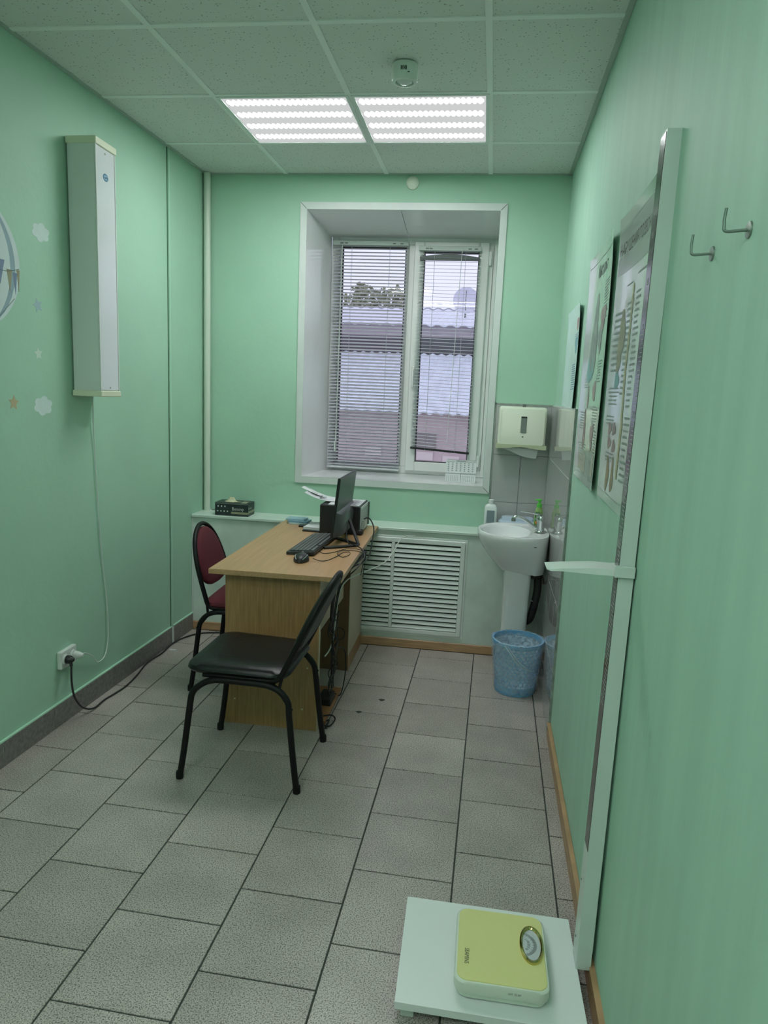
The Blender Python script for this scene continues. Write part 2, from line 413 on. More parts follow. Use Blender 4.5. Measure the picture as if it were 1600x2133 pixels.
prism(bm, [(xr(YB)-.02, YB), (xr(YB)-.001, YB), (WR-.001, 0), (WR-.02, 0)], H-.0025, H+.004)
prism(bm, [(0, -.02), (WR, -.02), (WR, -.001), (0, -.001)], H-.0025, H+.004)
obj('edge_angle', bm, mat('edge_angle_grey', (.40, .47, .42), .5), ceiling)
# ceiling lights
def lamp(i, k, label):
    cx, cy = cg((GX[i]+GX[i+1])/2, (GY[k]+GY[k+1])/2)
    t = thing('ceiling_light', (cx, cy, H-.004), label, 'ceiling light', 'recessed ceiling light panels')
    bm = NB(); w = .296; e = .281
    for a in ((-w, w, -w, -e), (-w, w, e, w), (-w, -e, -e, e), (e, w, -e, e)): box(bm, a[0], a[1], a[2], a[3], -.001, .03)
    obj('light_frame', bm, mat('lamp_frame_white', (.7, .75, .72), .4), t, local=True)
    bm = NB(); box(bm, -e, e, -e, e, .004, .008); obj('diffuser', bm, M_lamp, t, local=True)
    bm = NB(); box(bm, -w, w, -w, w, .02, .03); obj('housing', bm, M_grid, t, local=True)
lamp(1, 1, 'lit square recessed ceiling panel, the left one of the pair before the window')
lamp(2, 1, 'lit square recessed ceiling panel, the right one below the round ceiling siren')
lamp(1, 6, 'lit square recessed ceiling panel behind the viewer, the single one nearest the viewer')
lamp(1, 8, 'lit square recessed ceiling panel behind the viewer, left one of the rear pair')
lamp(2, 8, 'lit square recessed ceiling panel behind the viewer, right one of the rear pair')

# window reveal and frame
M_trimw = mat('window_trim_white', (0.62, 0.67, 0.65), .4, var=.03)
M_reveal = mat('reveal_panel_white', (0.82, 0.81, 0.83), .12, var=.02, scale=3)
WD = .46
win = thing('window_1', (1.2, .0, 1.0), kind='structure')
bm = NB()    # sloped reveal panels
loft(bm, [[(WX0, -.004, WZ0), (.70, WD, WZ0), (.70, WD+.02, WZ0), (WX0-.02, -.004, WZ0)], [(WX0, -.004, WZ1), (.69, WD, 2.535), (.69, WD+.02, 2.535), (WX0-.02, -.004, WZ1+.02)]])
obj('left_reveal_panel', bm, M_reveal, win)
bm = NB(); loft(bm, [[(WX1, -.004, WZ0), (WX1+.002, WD, WZ0), (WX1+.03, WD, WZ0), (WX1+.03, -.004, WZ0)], [(WX1, -.004, WZ1), (WX1+.002, WD, 2.545), (WX1+.03, WD, 2.545), (WX1+.03, -.004, WZ1)]])
obj('right_reveal_panel', bm, M_reveal, win)
bm = NB()
for a, b_ in ((WX0, 1.20), (1.203, WX1)):
    loft(bm, [[(a, -.004, WZ1), (b_, -.004, WZ1), (b_, -.004, WZ1+.02), (a, -.004, WZ1+.02)], [(a, WD, 2.535), (b_, WD, 2.535), (b_, WD, 2.56), (a, WD, 2.56)]])
obj('top_reveal_panel', bm, M_reveal, win)
bm = NB(); box(bm, WX0-.002, WX1+.002, -.006, WD+.01, WZ0-.028, WZ0, .002); obj('window_sill', bm, mat('glossy_sill', (.76, .77, .78), .12, var=.03, scale=5), win)
for nm, q in (('left_casing', [(.598, 0.956), (WX0, WZ0), (WX0, WZ1), (.598, 2.637)]), ('right_casing', [(1.818, .956), (1.818, 2.637), (WX1, WZ1), (WX1, WZ0)]),
              ('top_casing', [(.598, 2.637), (WX0, WZ1), (WX1, WZ1), (1.818, 2.637)]), ('bottom_casing', [(.598, .956), (1.818, .956), (WX1, WZ0), (WX0, WZ0)])):
    bm = NB(); loft(bm, [[(x, -.009, z) for x, z in q], [(x, 0, z) for x, z in q]]); obj(nm, bm, M_trimw, win)
# corner gaps in the trim
bm = NB()
for (x, z, dx, dz) in ((.60, 2.635, .036, -.036), (1.816, 2.635, -.036, -.036), (1.816, .958, -.036, .036)):
    box(bm, -.0012, .0012, -.0105, -.006, 0, .05, M=Matrix.Translation((x, 0, z)) @ Matrix.Rotation(math.atan2(dx, dz), 4, 'Y'))
obj('trim_gap', bm, M_print, win)
def frame_box(bm, x0, x1, z0, z1, t, y0, y1, bev=.004):
    for a in ((x0, x0+t, z0, z1), (x1-t, x1, z0, z1), (x0+t, x1-t, z0, z0+t), (x0+t, x1-t, z1-t, z1)): box(bm, a[0], a[1], y0, y1, a[2], a[3], bev)
FX0, FX1, FZ0, FZ1, FM = .695, 1.80, .998, 2.545, 1.232
bm = NB(); frame_box(bm, FX0, FX1, FZ0, FZ1, .05, WD, WD+.07); box(bm, FM-.025, FM+.025, WD, WD+.07, FZ0+.05, FZ1-.05, .004); box(bm, 1.715, 1.76, WD, WD+.07, FZ0+.04, FZ1-.04, .003)
obj('window_frame', bm, M_pvc, win)
# left fixed pane, right opening sash
bm = NB(); frame_box(bm, FX0+.048, FM-.023, FZ0+.045, FZ1-.045, .022, WD+.015, WD+.05, .002); obj('glazing_bead', bm, M_pvc, win)
bm = NB(); frame_box(bm, FM+.012, 1.728, FZ0+.022, FZ1-.03, .066, WD-.022, WD+.045, .006); sash = obj('sash', bm, M_pvc, win)
bm = NB(); frame_box(bm, FM+.076, 1.664, FZ0+.086, FZ1-.094, .006, WD-.014, WD+.03, 0); obj('rubber_seal', bm, M_blackm, sash)
bm = NB(); frame_box(bm, FX0+.069, FM-.044, FZ0+.066, FZ1-.066, .005, WD+.012, WD+.04, 0); obj('rubber_seal', bm, M_blackm, win)
bm = NB(); box(bm, FX0+.07, FM-.045, WD+.03, WD+.034, FZ0+.067, FZ1-.067); obj('pane', bm, M_glass, win)
bm = NB(); box(bm, FM+.08, 1.66, WD+.01, WD+.014, FZ0+.09, FZ1-.098); obj('pane', bm, M_glass, sash)
bm = NB(); box(bm, 1.262, 1.282, WD-.03, WD-.02, 1.66, 1.72, .004); box(bm, 1.266, 1.278, WD-.05, WD-.038, 1.58, 1.70, .004); box(bm, 1.267, 1.277, WD-.045, WD-.02, 1.68, 1.70); obj('window_handle', bm, M_pvc, sash)
bm = NB(); box(bm, 1.728, 1.745, WD-.02, WD-.002, 2.37, 2.46, .003); box(bm, 1.728, 1.745, WD-.02, WD-.002, 1.07, 1.15, .003); obj('hinge', bm, M_pvc, win)
# dust-coloured wedge of outer sill
bm = NB(); box(bm, .6, 1.85, WD+.05, .72, .95, .99); obj('outer_sill', bm, M_steel, win)

# low radiator boxing under the window
BD = -.20; BT = .745
bm = NB()
box(bm, -.006, WR, BD, 0, -.03, BT-.018); boxing = struct('wall_radiator_boxing', bm, M_panel)
bm = NB(); box(bm, -.006, 1.80, BD-.012, 0, BT-.018, BT, .003); box(bm, 1.803, WR-.012, BD-.012, 0, BT-.018, BT, .003); obj('shelf_board', bm, M_shelf, boxing)
bm = NB(); box(bm, -.006, .004, BD-.004, BD+.01, .05, BT-.018); obj('corner_strip', bm, M_trimw, boxing)
bm = NB(); box(bm, .0, WR-.01, BD-.012, BD, 0, .055, .004); struct('baseboard_back', bm, M_oak)
# skirting tiles on the left wall
sk = thing('baseboard_left', (xl(-1), -1, 0), kind='structure')
ys = [-.212, -.338-.0, -.47]; 
joints = [-.212, -.338, -.484]; y = -.505
segs = [(-.212, -.336), (-.340, -.468), (-.499, -.657)]
y = -.661
while y > YB+.05: segs.append((y, max(y-.3185, YB))); y -= .3225
for a, b_ in segs:
    bm = NB(); prism(bm, [(xl(b_)-.001, b_), (xl(b_)+.0105, b_), (xl(a)+.0105, a), (xl(a)-.001, a)], 0, .104, .001); obj('tile', bm, M_skirt, sk)
bm = NB(); prism(bm, [(xl(YB)-.001, YB), (xl(YB)+.0085, YB), (xl(-.212)+.0085, -.212), (xl(-.212)-.001, -.212)], 0.001, .101); obj('grout', bm, M_line, sk)
bm = NB(); prism(bm, [(xl(YB)-.001, YB), (xl(YB)+.010, YB), (xl(-.499)+.010, -.499), (xl(-.499)-.001, -.499)], .104, .110); prism(bm, [(xl(-.468)-.001, -.468), (xl(-.468)+.01, -.468), (xl(-.2)+.01, -.2), (xl(-.2)-.001, -.2)], .104, .110); obj('painted_top_edge', bm, mat('painted_edge', (.45, .72, .56), .4), sk)
# wooden baseboard right wall
bm = NB(); ya = -1.20; prism(bm, [(xr(YB)-.014, YB), (xr(YB)+.001, YB), (xr(ya)+.001, ya), (xr(ya)-.014, ya)], 0.001, .072, .004); struct('baseboard_right', bm, M_oak)
# glossy tiles behind the washbasin
bk = thing('tile_splashback', (2.0, -.01, .745), 'glossy grey tiled splashback on the back wall above the washbasin', 'wall tiles')
del bk['label']; del bk['category']; bk.name = 'trim_3'; bk['kind'] = 'structure'
zr = [(.747, .909), (.912, 1.199), (1.202, 1.497)]
for z0, z1 in zr:
    xs = [(1.830, 1.992), (1.995, 2.156)]
    for x0, x1 in xs:
        if z1 > .95 and x0 < 1.835: pass
        bm = NB(); box(bm, x0, x1, -.008, 0, z0, z1, .0012); obj('tile', bm, M_walltile, bk)
bm = NB(); box(bm, 1.828, 2.158, -.0055, 0, .746, 1.503); obj('grout', bm, mat('grey_grout', (.22, .24, .23), .8), bk)
rt = thing('trim_4', (WR, -.6, 0), kind='structure')
zrows = [(.0, .306), (.309, .607), (.610, .908), (.911, 1.199), (1.202, 1.502)]
ycols = [(-.008, -.199), (-.201, -.400), (-.402, -.601), (-.603, -.802), (-.804, -1.003), (-1.005, -1.195)]
for z0, z1 in zrows:
    for a, b_ in ycols:
        if z1 < .5 and a > -.1: a = -.215
        bm = NB()
        loft(bm, [[(xr(y_)-d_, y_, z_) for y_, z_ in ((a, z0), (b_, z0), (b_, z1), (a, z1))] for d_ in (0.0, .0085)] + [[(xr(y_)-.0095, y_, z_) for y_, z_ in ((a-.001, z0+.001), (b_+.001, z0+.001), (b_+.001, z1-.001), (a-.001, z1-.001))]])
        obj('tile', bm, M_walltile, rt)
bm = NB(); prism(bm, [(xr(-1.2)-.0075, -1.2), (xr(-1.2), -1.2), (xr(-.0), 0), (xr(0)-.0075, 0)], 0.001, 1.508); obj('grout', bm, M_line, rt)
bm = NB(); prism(bm, [(xr(-1.2)-.011, -1.205), (xr(-1.2), -1.205), (xr(-1.2), -1.196), (xr(-1.2)-.011, -1.196)], 0.001, 1.508); obj('edge_strip', bm, mat('tile_edge', (.27, .31, .28), .5, var=.2, scale=30), rt)
bm = NB(); box(bm, 1.822, 1.829, -.009, 0, .745, 1.508); box(bm, 1.822, 2.158, -.009, 0, 1.499, 1.508); obj('edge_strip', bm, mat('tile_edge', (.27, .31, .28), .5), bk)
# pipe in the corner
bm = NB(); tube(bm, [(.028, -.035, .745), (.028, -.036, H-.003)], .0205, 14)
tag(obj('heating_pipe', bm, mat('painted_pipe', (.62, .70, .60), .35), None, True), 'pale painted vertical heating pipe in the left back corner', 'pipe')
bm = NB(); tube(bm, [(.062, -.012, .745), (.062, -.012, .749)], .012, 10); 
obj('floor_sleeve', bm, M_grey, bpy.data.objects['heating_pipe'])

# ================================================================== OUTSIDE
def corr(bm, x0, x1, p0, p1, amp, pitch, thick=.02, n=6):
    """corrugated sheet between edge p0=(y,z) and p1=(y,z)"""
    N = int((x1-x0)/pitch*n); top = []; bot = []
    rings = []
    for i in range(N+1):
        x = x0+(x1-x0)*i/N; dz = amp*math.sin(2*PI*i/n)
        rings.append([(x, p0[0], p0[1]+dz), (x, p1[0], p1[1]+dz), (x, p1[0], p1[1]+dz-thick), (x, p0[0], p0[1]+dz-thick)])
    loft(bm, rings)
M_brick = mat('pink_rendered_wall', (0.55, 0.44, 0.46), .9, var=.12, scale=3)
t = thing('neighbouring_shed', (0.5, 6, -1), 'low pink walled shed with a pale corrugated roof outside the window', 'building')
bm = NB(); box(bm, -4, 5, 5.15, 5.35, -1.5, 1.28); obj('wall', bm, M_brick, t)
bm = NB(); corr(bm, -4, 5, (4.98, 1.30), (8.0, 2.20), .015, .15); obj('roof', bm, mat('translucent_corrugated', (.66, .70, .80), .5, var=.10, scale=2.5, stretch=(3, 1, 1)), t)
bm = NB(); box(bm, .85, 1.15, 5.12, 5.16, .82, 1.02); obj('wall_vent', bm, mat('vent_grey', (.25, .22, .22), .8), t)
for kx, kz in ((.2, .68), (.9, .66), (1.25, .62), (1.02, .36), (.3, .30), (1.5, .34)):
    bm = NB(); box(bm, kx, kx+.22, 5.13, 5.155, kz, kz+.11); obj('pale_block', bm, mat('pale_brick', (.72, .62, .63), .9), t)
t = thing('neighbouring_house', (0, 9, -1), 'pinkish house wall with a white corrugated roof behind the low shed', 'building')
bm = NB(); box(bm, -6, 7, 8.3, 8.5, -1.5, 2.72); obj('wall', bm, mat('mauve_wall', (.50, .43, .48), .9, var=.08), t)
bm = NB(); box(bm, -6, 7, 8.25, 8.3, 2.20, 2.50); obj('shaded_band', bm, mat('painted_gap_shade', (.10, .09, .11), .8), t)  # dark strip paints the shade of the gap above the shed roof
bm = NB(); corr(bm, -6, 7, (8.1, 2.70), (11.2, 3.30), .018, .22); obj('roof', bm, mat('white_corrugated', (.72, .73, .84), .5, var=.05, stretch=(4, .5, 1)), t)
bm = NB(); corr(bm, -6, 7, (11.15, 3.30), (11.25, 3.33), .018, .22); obj('roof_ridge', bm, mat('ridge_grey', (.35, .35, .42), .7), t)
# tree
t = thing('distant_tree', (-2.2, 18, -1), 'green and yellowing tree crown beyond the corrugated roofs', 'tree')
bm = NB()
for k in range(1100):
    a = random.uniform(0, 2*PI); q = random.random()**.5
    cx = -1.75+1.0*q*math.cos(a); cz = 4.25+.42*q*math.sin(a)+.12*math.sin(cx*5); cy = 18+random.uniform(-.8, .8)
    s = random.uniform(.04, .10); n_ = Vector((random.gauss(0, 1), random.gauss(0, 1), random.gauss(0, 1))).normalized(); a_ = n_.orthogonal().normalized(); b_ = n_.cross(a_)
    vs = [bm.verts.new(Vector((cx, cy, cz))+a_*s*p+b_*s*q_*.6) for p, q_ in ((-1, 0), (0, -1), (1, 0), (0, 1))]; bm.faces.new(vs)
tag(obj('foliage', bm, mat('autumn_leaves', (.30, .32, .20), .8, var=.5, scale=1.5), t), kind='stuff')
bm = NB(); tube(bm, [(-1.9, 18, -1.5), (-1.95, 18, 2), (-1.9, 18, 4.2)], [.14, .1, .04], 8)
for k in range(7): tube(bm, [(-1.93, 18, 3.2+.1*k), (-1.9+random.uniform(-1.1, 1.1), 18+random.uniform(-.4, .4), 4.0+random.uniform(0, .5))], .02, 5)
obj('trunk', bm, mat('bark', (.09, .07, .06), .9), t)
# dish
t = thing('satellite_dish', (1.30, 9.4, 2.95), 'round mesh satellite dish standing on the white corrugated roof', 'satellite dish')
bm = NB(); lathe(bm, [(.02, .0), (.13, .015), (.24, .06), (.235, .07), (.12, .025), (.02, .01)], (1.30, 9.4, 3.27), 20, True, True, 'y'); obj('dish', bm, mat('dish_grey', (.68, .68, .78), .6), t, True)
bm = NB(); tube(bm, [(1.3, 9.42, 2.9), (1.3, 9.42, 3.27)], .02, 6); tube(bm, [(1.3, 9.2, 3.27), (1.3, 9.4, 3.5)], .008, 5); tube(bm, [(1.3, 9.2, 3.27), (1.3, 9.4, 3.04)], .008, 5); obj('mast', bm, M_grey, t)
bm = NB(); box(bm, -30, 30, .75, 60, -1.6, -1.5); struct('ground_outside', bm, mat('yard_ground', (.25, .24, .22), .9, var=.2, scale=1))

# ================================================================== BLINDS
M_slat = mat('grey_blind_slat', (.48, .48, .54), .28)
M_slatw = mat('pale_blind_slat', (.60, .62, .66), .35)
M_rail = mat('blind_rail', (.45, .52, .48), .4)
M_cord = mat('blind_cord', (.55, .57, .58), .7)
def blind(name_label, x0, x1, ztop, zbot, n, tilt, y, msl, tiltrail, railmat, warp, skew=0.0):
    t = thing('venetian_blind', ((x0+x1)/2, y, zbot), name_label, 'window blind')
    w = .0125; L = (x1-x0)/2; me = None; cx = (x0+x1)/2
    for k in range(n):
        z = zbot+.018+(ztop-.035-zbot)*(k+.5)/n
        if me is None:
            bm = NB(); rings = []
            for sx in (-1, 1):
                rings.append([(sx*L, w*q*math.cos(tilt), w*q*math.sin(tilt)+.0022*(1-q*q)) for q in (-1, -.5, 0, .5, 1)]+[(sx*L, w*q*math.cos(tilt), w*q*math.sin(tilt)+.0022*(1-q*q)-.0004) for q in (1, .5, 0, -.5, -1)])
            loft(bm, rings); o = obj('slat', bm, msl, t, local=True); me = o.data
        else:
            o = bpy.data.objects.new('slat', me); COL.objects.link(o); o.parent = t
        f_ = 1-(k/n)
        o.location = (random.uniform(-.001, .001)+skew*(z-zbot), 0, z-zbot); o.rotation_euler = (random.uniform(-.03, .03), tiltrail*f_**2+random.uniform(-.0012, .0012), 0)
        if warp and k >= n-2: o.location.z += .006*(k-n+3)
    bm = NB(); box(bm, x0-.004, x1+.004, y-.016, y+.014, ztop-.028, ztop, .002); hr = obj('headrail', bm, M_rail, t)
    bm = NB()
    for q in (.10, .16, .8, .9): box(bm, x0+(x1-x0)*q, x0+(x1-x0)*q+.02, y-.018, y-.015, ztop-.02, ztop-.012)
    obj('cord_lock', bm, M_grey, hr)
    bm = NB(); box(bm, -L-.003, L+.003, -.011, .011, -.006, .008, .002); br_ = obj('bottom_rail', bm, railmat, t, local=True); br_.location = (0, 0, .006); br_.rotation_euler = (0, tiltrail, 0)
    for q in (.25, .76):
        for dy in (-.0125, .0125):
            bm = NB(); xx = x0+(x1-x0)*q; tube(bm, [(xx, y+dy, zbot+.0), (xx+skew*(ztop-zbot), y+dy, ztop-.02)], .0008, 5); obj('ladder_cord', bm, M_cord, t)
    return t
YBL = .42
b1 = blind('long grey venetian blind covering the left window pane', .712, 1.205, 2.505, 1.018, 68, math.radians(28), YBL, M_slat, 0.004, M_slatw, False)
bm = NB(); tube(bm, [(.775, YBL-.02, 2.48), (.768, YBL-.02, 1.16)], .0028, 6); obj('tilt_wand', bm, M_white, b1)
bm = NB(); tube(bm, [(.765, YBL-.022, 1.20), (.765, YBL-.022, 1.13)], .006, 8); obj('cord_tassel', bm, M_white, b1)
b2 = blind('raised grey venetian blind with a crooked bottom rail on the right sash', 1.282, 1.672, 2.478, 1.165, 58, math.radians(8), YBL-.005, M_slat, 0.05, M_black, True)
bm = NB(); tube(bm, [(1.555, YBL-.025, 2.46), (1.525, YBL-.022, 1.23)], .0022, 6); obj('tilt_wand', bm, mat('clear_wand', (.7, .72, .72), .2), b2)
bm = NB(); loft(bm, [[(x, YBL-.012+d, z+.026*math.cos((x-1.477)/.2*1.3)) for x in [1.285+.0384*i for i in range(11)]]+[(x, YBL-.012+d, z-.012) for x in [1.669-.0384*i for i in range(11)]] for z, d in ((2.405, 0), (2.405, .02))]); obj('bunched_slats', bm, mat('dark_slat', (.10, .12, .12), .5), b2)
# ================================================================== RADIATOR GRILLE
g = thing('radiator_grille', (1.38, BD, .1), 'white louvred radiator grille in the panel under the window', 'grille')
M_gr = mat('grille_white', (.72, .78, .75), .4)
GX0, GX1, GZ0, GZ1, GM = 1.02, 1.70, .095, .685, 1.268
bm = NB(); frame_box(bm, GX0, GX1, GZ0, GZ1, .028, BD-.012, BD+.001, .003); box(bm, GM-.010, GM+.010, BD-.013, BD, GZ0+.028, GZ1-.028, .002); obj('grille_frame', bm, M_gr, g)
bm = NB(); frame_box(bm, GX0-.012, GX1+.012, GZ0-.012, GZ1+.012, .012, BD-.004, BD+.001, .001); obj('flange', bm, M_gr, g)
bm = NB(); box(bm, GX0+.02, GX1-.02, BD-.0015, BD-.0005, GZ0+.02, GZ1-.02); obj('painted_shade_sheet', bm, mat('grille_shadow', (.02, .03, .025), .9), g)  # near-black sheet stands in for the shade between the louvres
ms = [None, None]
NS = 18
for j, (a, b_) in enumerate(((GX0+.028, GM-.010), (GM+.010, GX1-.028))):
    for k in range(NS):
        z = GZ0+.030+(GZ1-GZ0-.060)*(k+.5)/NS; L = (b_-a)/2-.001
        if ms[j] is None:
            bm = NB(); loft(bm, [[(sx*L, -.0125, -.012), (sx*L, -.0112, -.013), (sx*L, -.0035, .0065), (sx*L, -.005, .0075)] for sx in (-1, 1)])
            o = obj('louvre_slat', bm, M_gr, g, local=True); ms[j] = o.data
        else: o = bpy.data.objects.new('louvre_slat', ms[j]); COL.objects.link(o); o.parent = g
        o.location = Vector(((a+b_)/2, BD, z))-g.location

# ================================================================== DESK
desk = thing('desk', (.89, -.85, 0), 'beech laminate office desk with the computer, end against the window shelf', 'desk')
DT = .75
bm = NB(); q = [(.603, -1.462), (1.196, -1.450), (1.172, -.216), (.598, -.216)]
rings = [[(x, y, DT-.022) for x, y in q], [(x, y, DT-.001) for x, y in q], [(x-.0012*(1 if x > .9 else -1), y-.0012*(1 if y > -.9 else -1), DT) for x, y in q]]
loft(bm, rings); obj('desktop', bm, M_desktop, desk)
bm = NB(); box(bm, .652, 1.088, -1.386, -1.362, 0, DT-.022, .001); obj('end_panel', bm, M_desk, desk)
bm = NB(); box(bm, 1.088, 1.091, -1.386, -1.362, 0, DT-.022); obj('edge_band', bm, M_deskpale, desk)
bm = NB(); box(bm, 1.048, 1.056, -1.362, -.65, .42, DT-.022); obj('modesty_panel', bm, M_deskpale, desk)
ped = NB(); box(ped, .655, 1.090, -.650, -.232, .0, DT-.022, .001); pd = obj('pedestal', ped, M_deskdark, desk)
bm = NB(); box(bm, 1.090, 1.093, -.650, -.232, .085, DT-.022); obj('pedestal_side', bm, M_deskpale, desk)
bm = NB(); box(bm, 1.090, 1.094, -.650, -.232, .0, .085); obj('pedestal_foot_strip', bm, M_desk, desk)
for k in range(3):
    bm = NB(); box(bm, .637, .655, -.645, -.237, .06+.22*k, .06+.22*k+.214, .002); d_ = obj('drawer', bm, M_desk, desk)
    bm = NB(); tube(bm, [(.637, -.50, .17+.22*k), (.617, -.49, .17+.22*k), (.617, -.39, .17+.22*k), (.637, -.38, .17+.22*k)], .004, 6); obj('handle', bm, M_steel, d_)
bm = NB(); box(bm, .90, 1.118, -1.34, -.95, .012, .030, .001); obj('foot_board', bm, mat('orange_board', (.30, .14, .06), .5, var=.1), desk)
bm = NB(); box(bm, .92, 1.10, -1.32, -1.30, 0, .012); box(bm, .92, 1.10, -.99, -.97, 0, .012); obj('board_foot', bm, M_deskdark, desk)
bm = NB(); tube(bm, [(1.035+.036*math.cos(a), -.652, .213+.036*math.sin(a)) for a in [2*PI*k/24 for k in range(24)]], .0022, 6, closed=True); obj('cable_hole_ring', bm, M_black, desk)
bm = NB()
for x, z in ((.70, .12), (1.02, .10), (1.04, .30)): box(bm, x-.004, x+.004, -1.3872, -1.386, z-.003, z+.004)
obj('chip_mark', bm, mat('pale_chip', (.6, .5, .35), .6), desk)

# ================================================================== CHAIRS
def chair(label, loc, rz, pad, lean, group=None):
    t = thing('chair', loc, label, 'chair', None, rz)
    R1 = .0125
    for s in (-1, 1):
        yb = .212*s; yt = .195*s
        for sgn, foot in ((1, .245), (-1, -.235)):
            topx = .165*sgn; pts = [(foot, yb, .006), (foot*.93, yb*.985, .12), (foot*.84, yb*.96, .30), (foot*.80, yt*1.005, .36), (topx*.94, yt, .400), (topx*.68, yt, .418), (topx*.35, yt, .422), (0, yt, .422)]
            pp = smooth_path(pts, 5)
            bm = NB(); tube(bm, pp, R1, 10); lg = obj('leg', bm, M_tube, t, True, True)
            bm = NB(); lathe(bm, [(.0145, 0), (.0155, .008), (.0145, .028), (.0135, .03)], (foot, yb, 0), 12); obj('rubber_foot', bm, M_tube, lg, True, True)
    # back frame: one bent tube: under the seat - up - oval - down
    def lx(z): return -.150-(z-.44)*lean
    pts = [(.16, .178, .432), (.0, .180, .432), (-.11, .182, .434), (-.150, .186, .450), (lx(.50), .189, .50), (lx(.58), .190, .58), (lx(.66), .182, .66), (lx(.74), .150, .74), (lx(.79), .105, .79), (lx(.82), .05, .82)]
    full_ = pts+[(lx(.828), 0, .828)]+[(x, -y, z) for x, y, z in reversed(pts)]
    bm = NB(); tube(bm, smooth_path(full_, 5), .0115, 10); obj('back_frame', bm, M_tube, t, True, True)
    for s in (-1, 1):
        bm = NB(); tube(bm, [(-.205, .200*s, .33), (-.150, .192*s, .40), (lx(.47), .188*s, .47)], .007, 8); obj('brace', bm, M_tube, t, True, True)
    bm = NB(); box(bm, -.13, -.10, -.18, .18, .418, .432); box(bm, .10, .13, -.18, .18, .418, .432); obj('cross_bar', bm, M_tube, t, False, True)
    # seat cushion
    bm = NB(); rings = []
    for z, sh, rd in ((.436, .030, .05), (.440, .008, .055), (.452, -.002, .06), (.466, .002, .06), (.476, .016, .06), (.482, .045, .05), (.4835, .09, .04)):
        rings.append([(x+.0, y*(1-.06*(-(x-.02)/.2 if x < .02 else 0)), z+(.004 if x > .12 else 0)) for x, y in rrect(.025, 0, .205-sh, .205-sh, max(.02, rd-sh*.1))])
    loft(bm, rings); obj('seat', bm, pad, t, True, True)
    # back pad : oval slab
    bm = NB(); out = []
    prof = [(.0, .812), (.05, .806), (.098, .780), (.138, .735), (.160, .685), (.168, .635), (.165, .590), (.145, .555), (.09, .532), (.0, .525)]
    sm = smooth_path([(a, z, 0) for a, z in prof], 3)
    loop = [(p.x, p.y) for p in sm]+[(-p.x, p.y) for p in reversed(sm[1:-1])]
    zc = .67
    for d, k in ((-.013, .90), (-.012, .965), (-.004, 1.0), (.006, 1.0), (.016, .96), (.022, .86), (.025, .6), (.026, .25)):
        rings_ = [(lx(zc+(z-zc)*k)+d, y*k, zc+(z-zc)*k) for y, z in loop]; out.append(rings_)
    loft(bm, out); bp_ = obj('backrest', bm, pad, t, True, True)
    bm = NB(); out = []
    for d, k in ((-.016, .80), (-.0145, .93), (-.012, .93)): out.append([(lx(zc+(z-zc)*k)+d, y*k, zc+(z-zc)*k) for y, z in loop])
    loft(bm, out); obj('back_shell', bm, mat('dark_grey_back_shell', (.03, .034, .036), .5), bp_, True, True)
    return t
ch1 = chair('black vinyl chair with black tube frame at the near end of the desk', (.900, -1.676, 0), PI-.02, M_leather, .46)
ch2 = chair('burgundy fabric chair with black tube frame at the left side of the desk', (.590, -.875, 0), 0.03, M_red, .28)

# ================================================================== DESK TOP THINGS
# all in one computer, screen turned to the left
pc = thing('computer_monitor', (1.05, -.615, DT), 'thin black all-in-one computer on the desk, seen from behind', 'computer')
def panel_ring(y0, y1, z0, z1, xoff):
    return [(1.020+(z-.80)*.102+xoff, y, z) for y, z in ((y0, z0), (y1, z0), (y1, z1), (y0, z1))]
bm = NB(); loft(bm, [panel_ring(-.845, -.385, .793, 1.100, -.006), panel_ring(-.848, -.382, .790, 1.103, 0), panel_ring(-.848, -.382, .790, 1.103, .004), panel_ring(-.845, -.385, .793, 1.100, .008)]); obj('screen_panel', bm, M_black, pc)
bm = NB(); loft(bm, [panel_ring(-.842, -.388, .86, 1.097, .0082), panel_ring(-.841, -.389, .862, 1.096, .0095)]); obj('back_cover', bm, mat('dark_green_grey_cover', (.078, .098, .088), .38, bump=.05), pc)
bm = NB(); loft(bm, [panel_ring(-.846, -.384, .792, .925, .008), panel_ring(-.80, -.43, .795, .905, .040), panel_ring(-.74, -.49, .80, .89, .048)]); obj('electronics_bulge', bm, mat('bulge_grey', (.075, .082, .083), .35), pc, True)
bm = NB(); loft(bm, [panel_ring(-.838, -.392, .815, 1.094, -.0065), panel_ring(-.838, -.392, .815, 1.094, -.0075)]); obj('screen', bm, mat('dark_screen', (.01, .01, .012), .08), pc)
bm = NB()
def bar(bm, a, b_, w, h):
    a = Vector(a); b_ = Vector(b_); d = (b_-a); L = d.length; M = Matrix.Translation((a+b_)/2) @ d.to_track_quat('X', 'Z').to_matrix().to_4x4()
    box(bm, -L/2, L/2, -w/2, w/2, -h/2, h/2, min(w, h)*.25, M=M)
bar(bm, (1.155, -.80, .757), (1.065, -.63, .87), .016, .010)
bar(bm, (1.158, -.815, .7575), (1.0, -.93, .7575), .016, .012); bar(bm, (1.158, -.80, .7575), (.998, -.66, .7575), .016, .012); obj('stand', bm, M_black, pc)
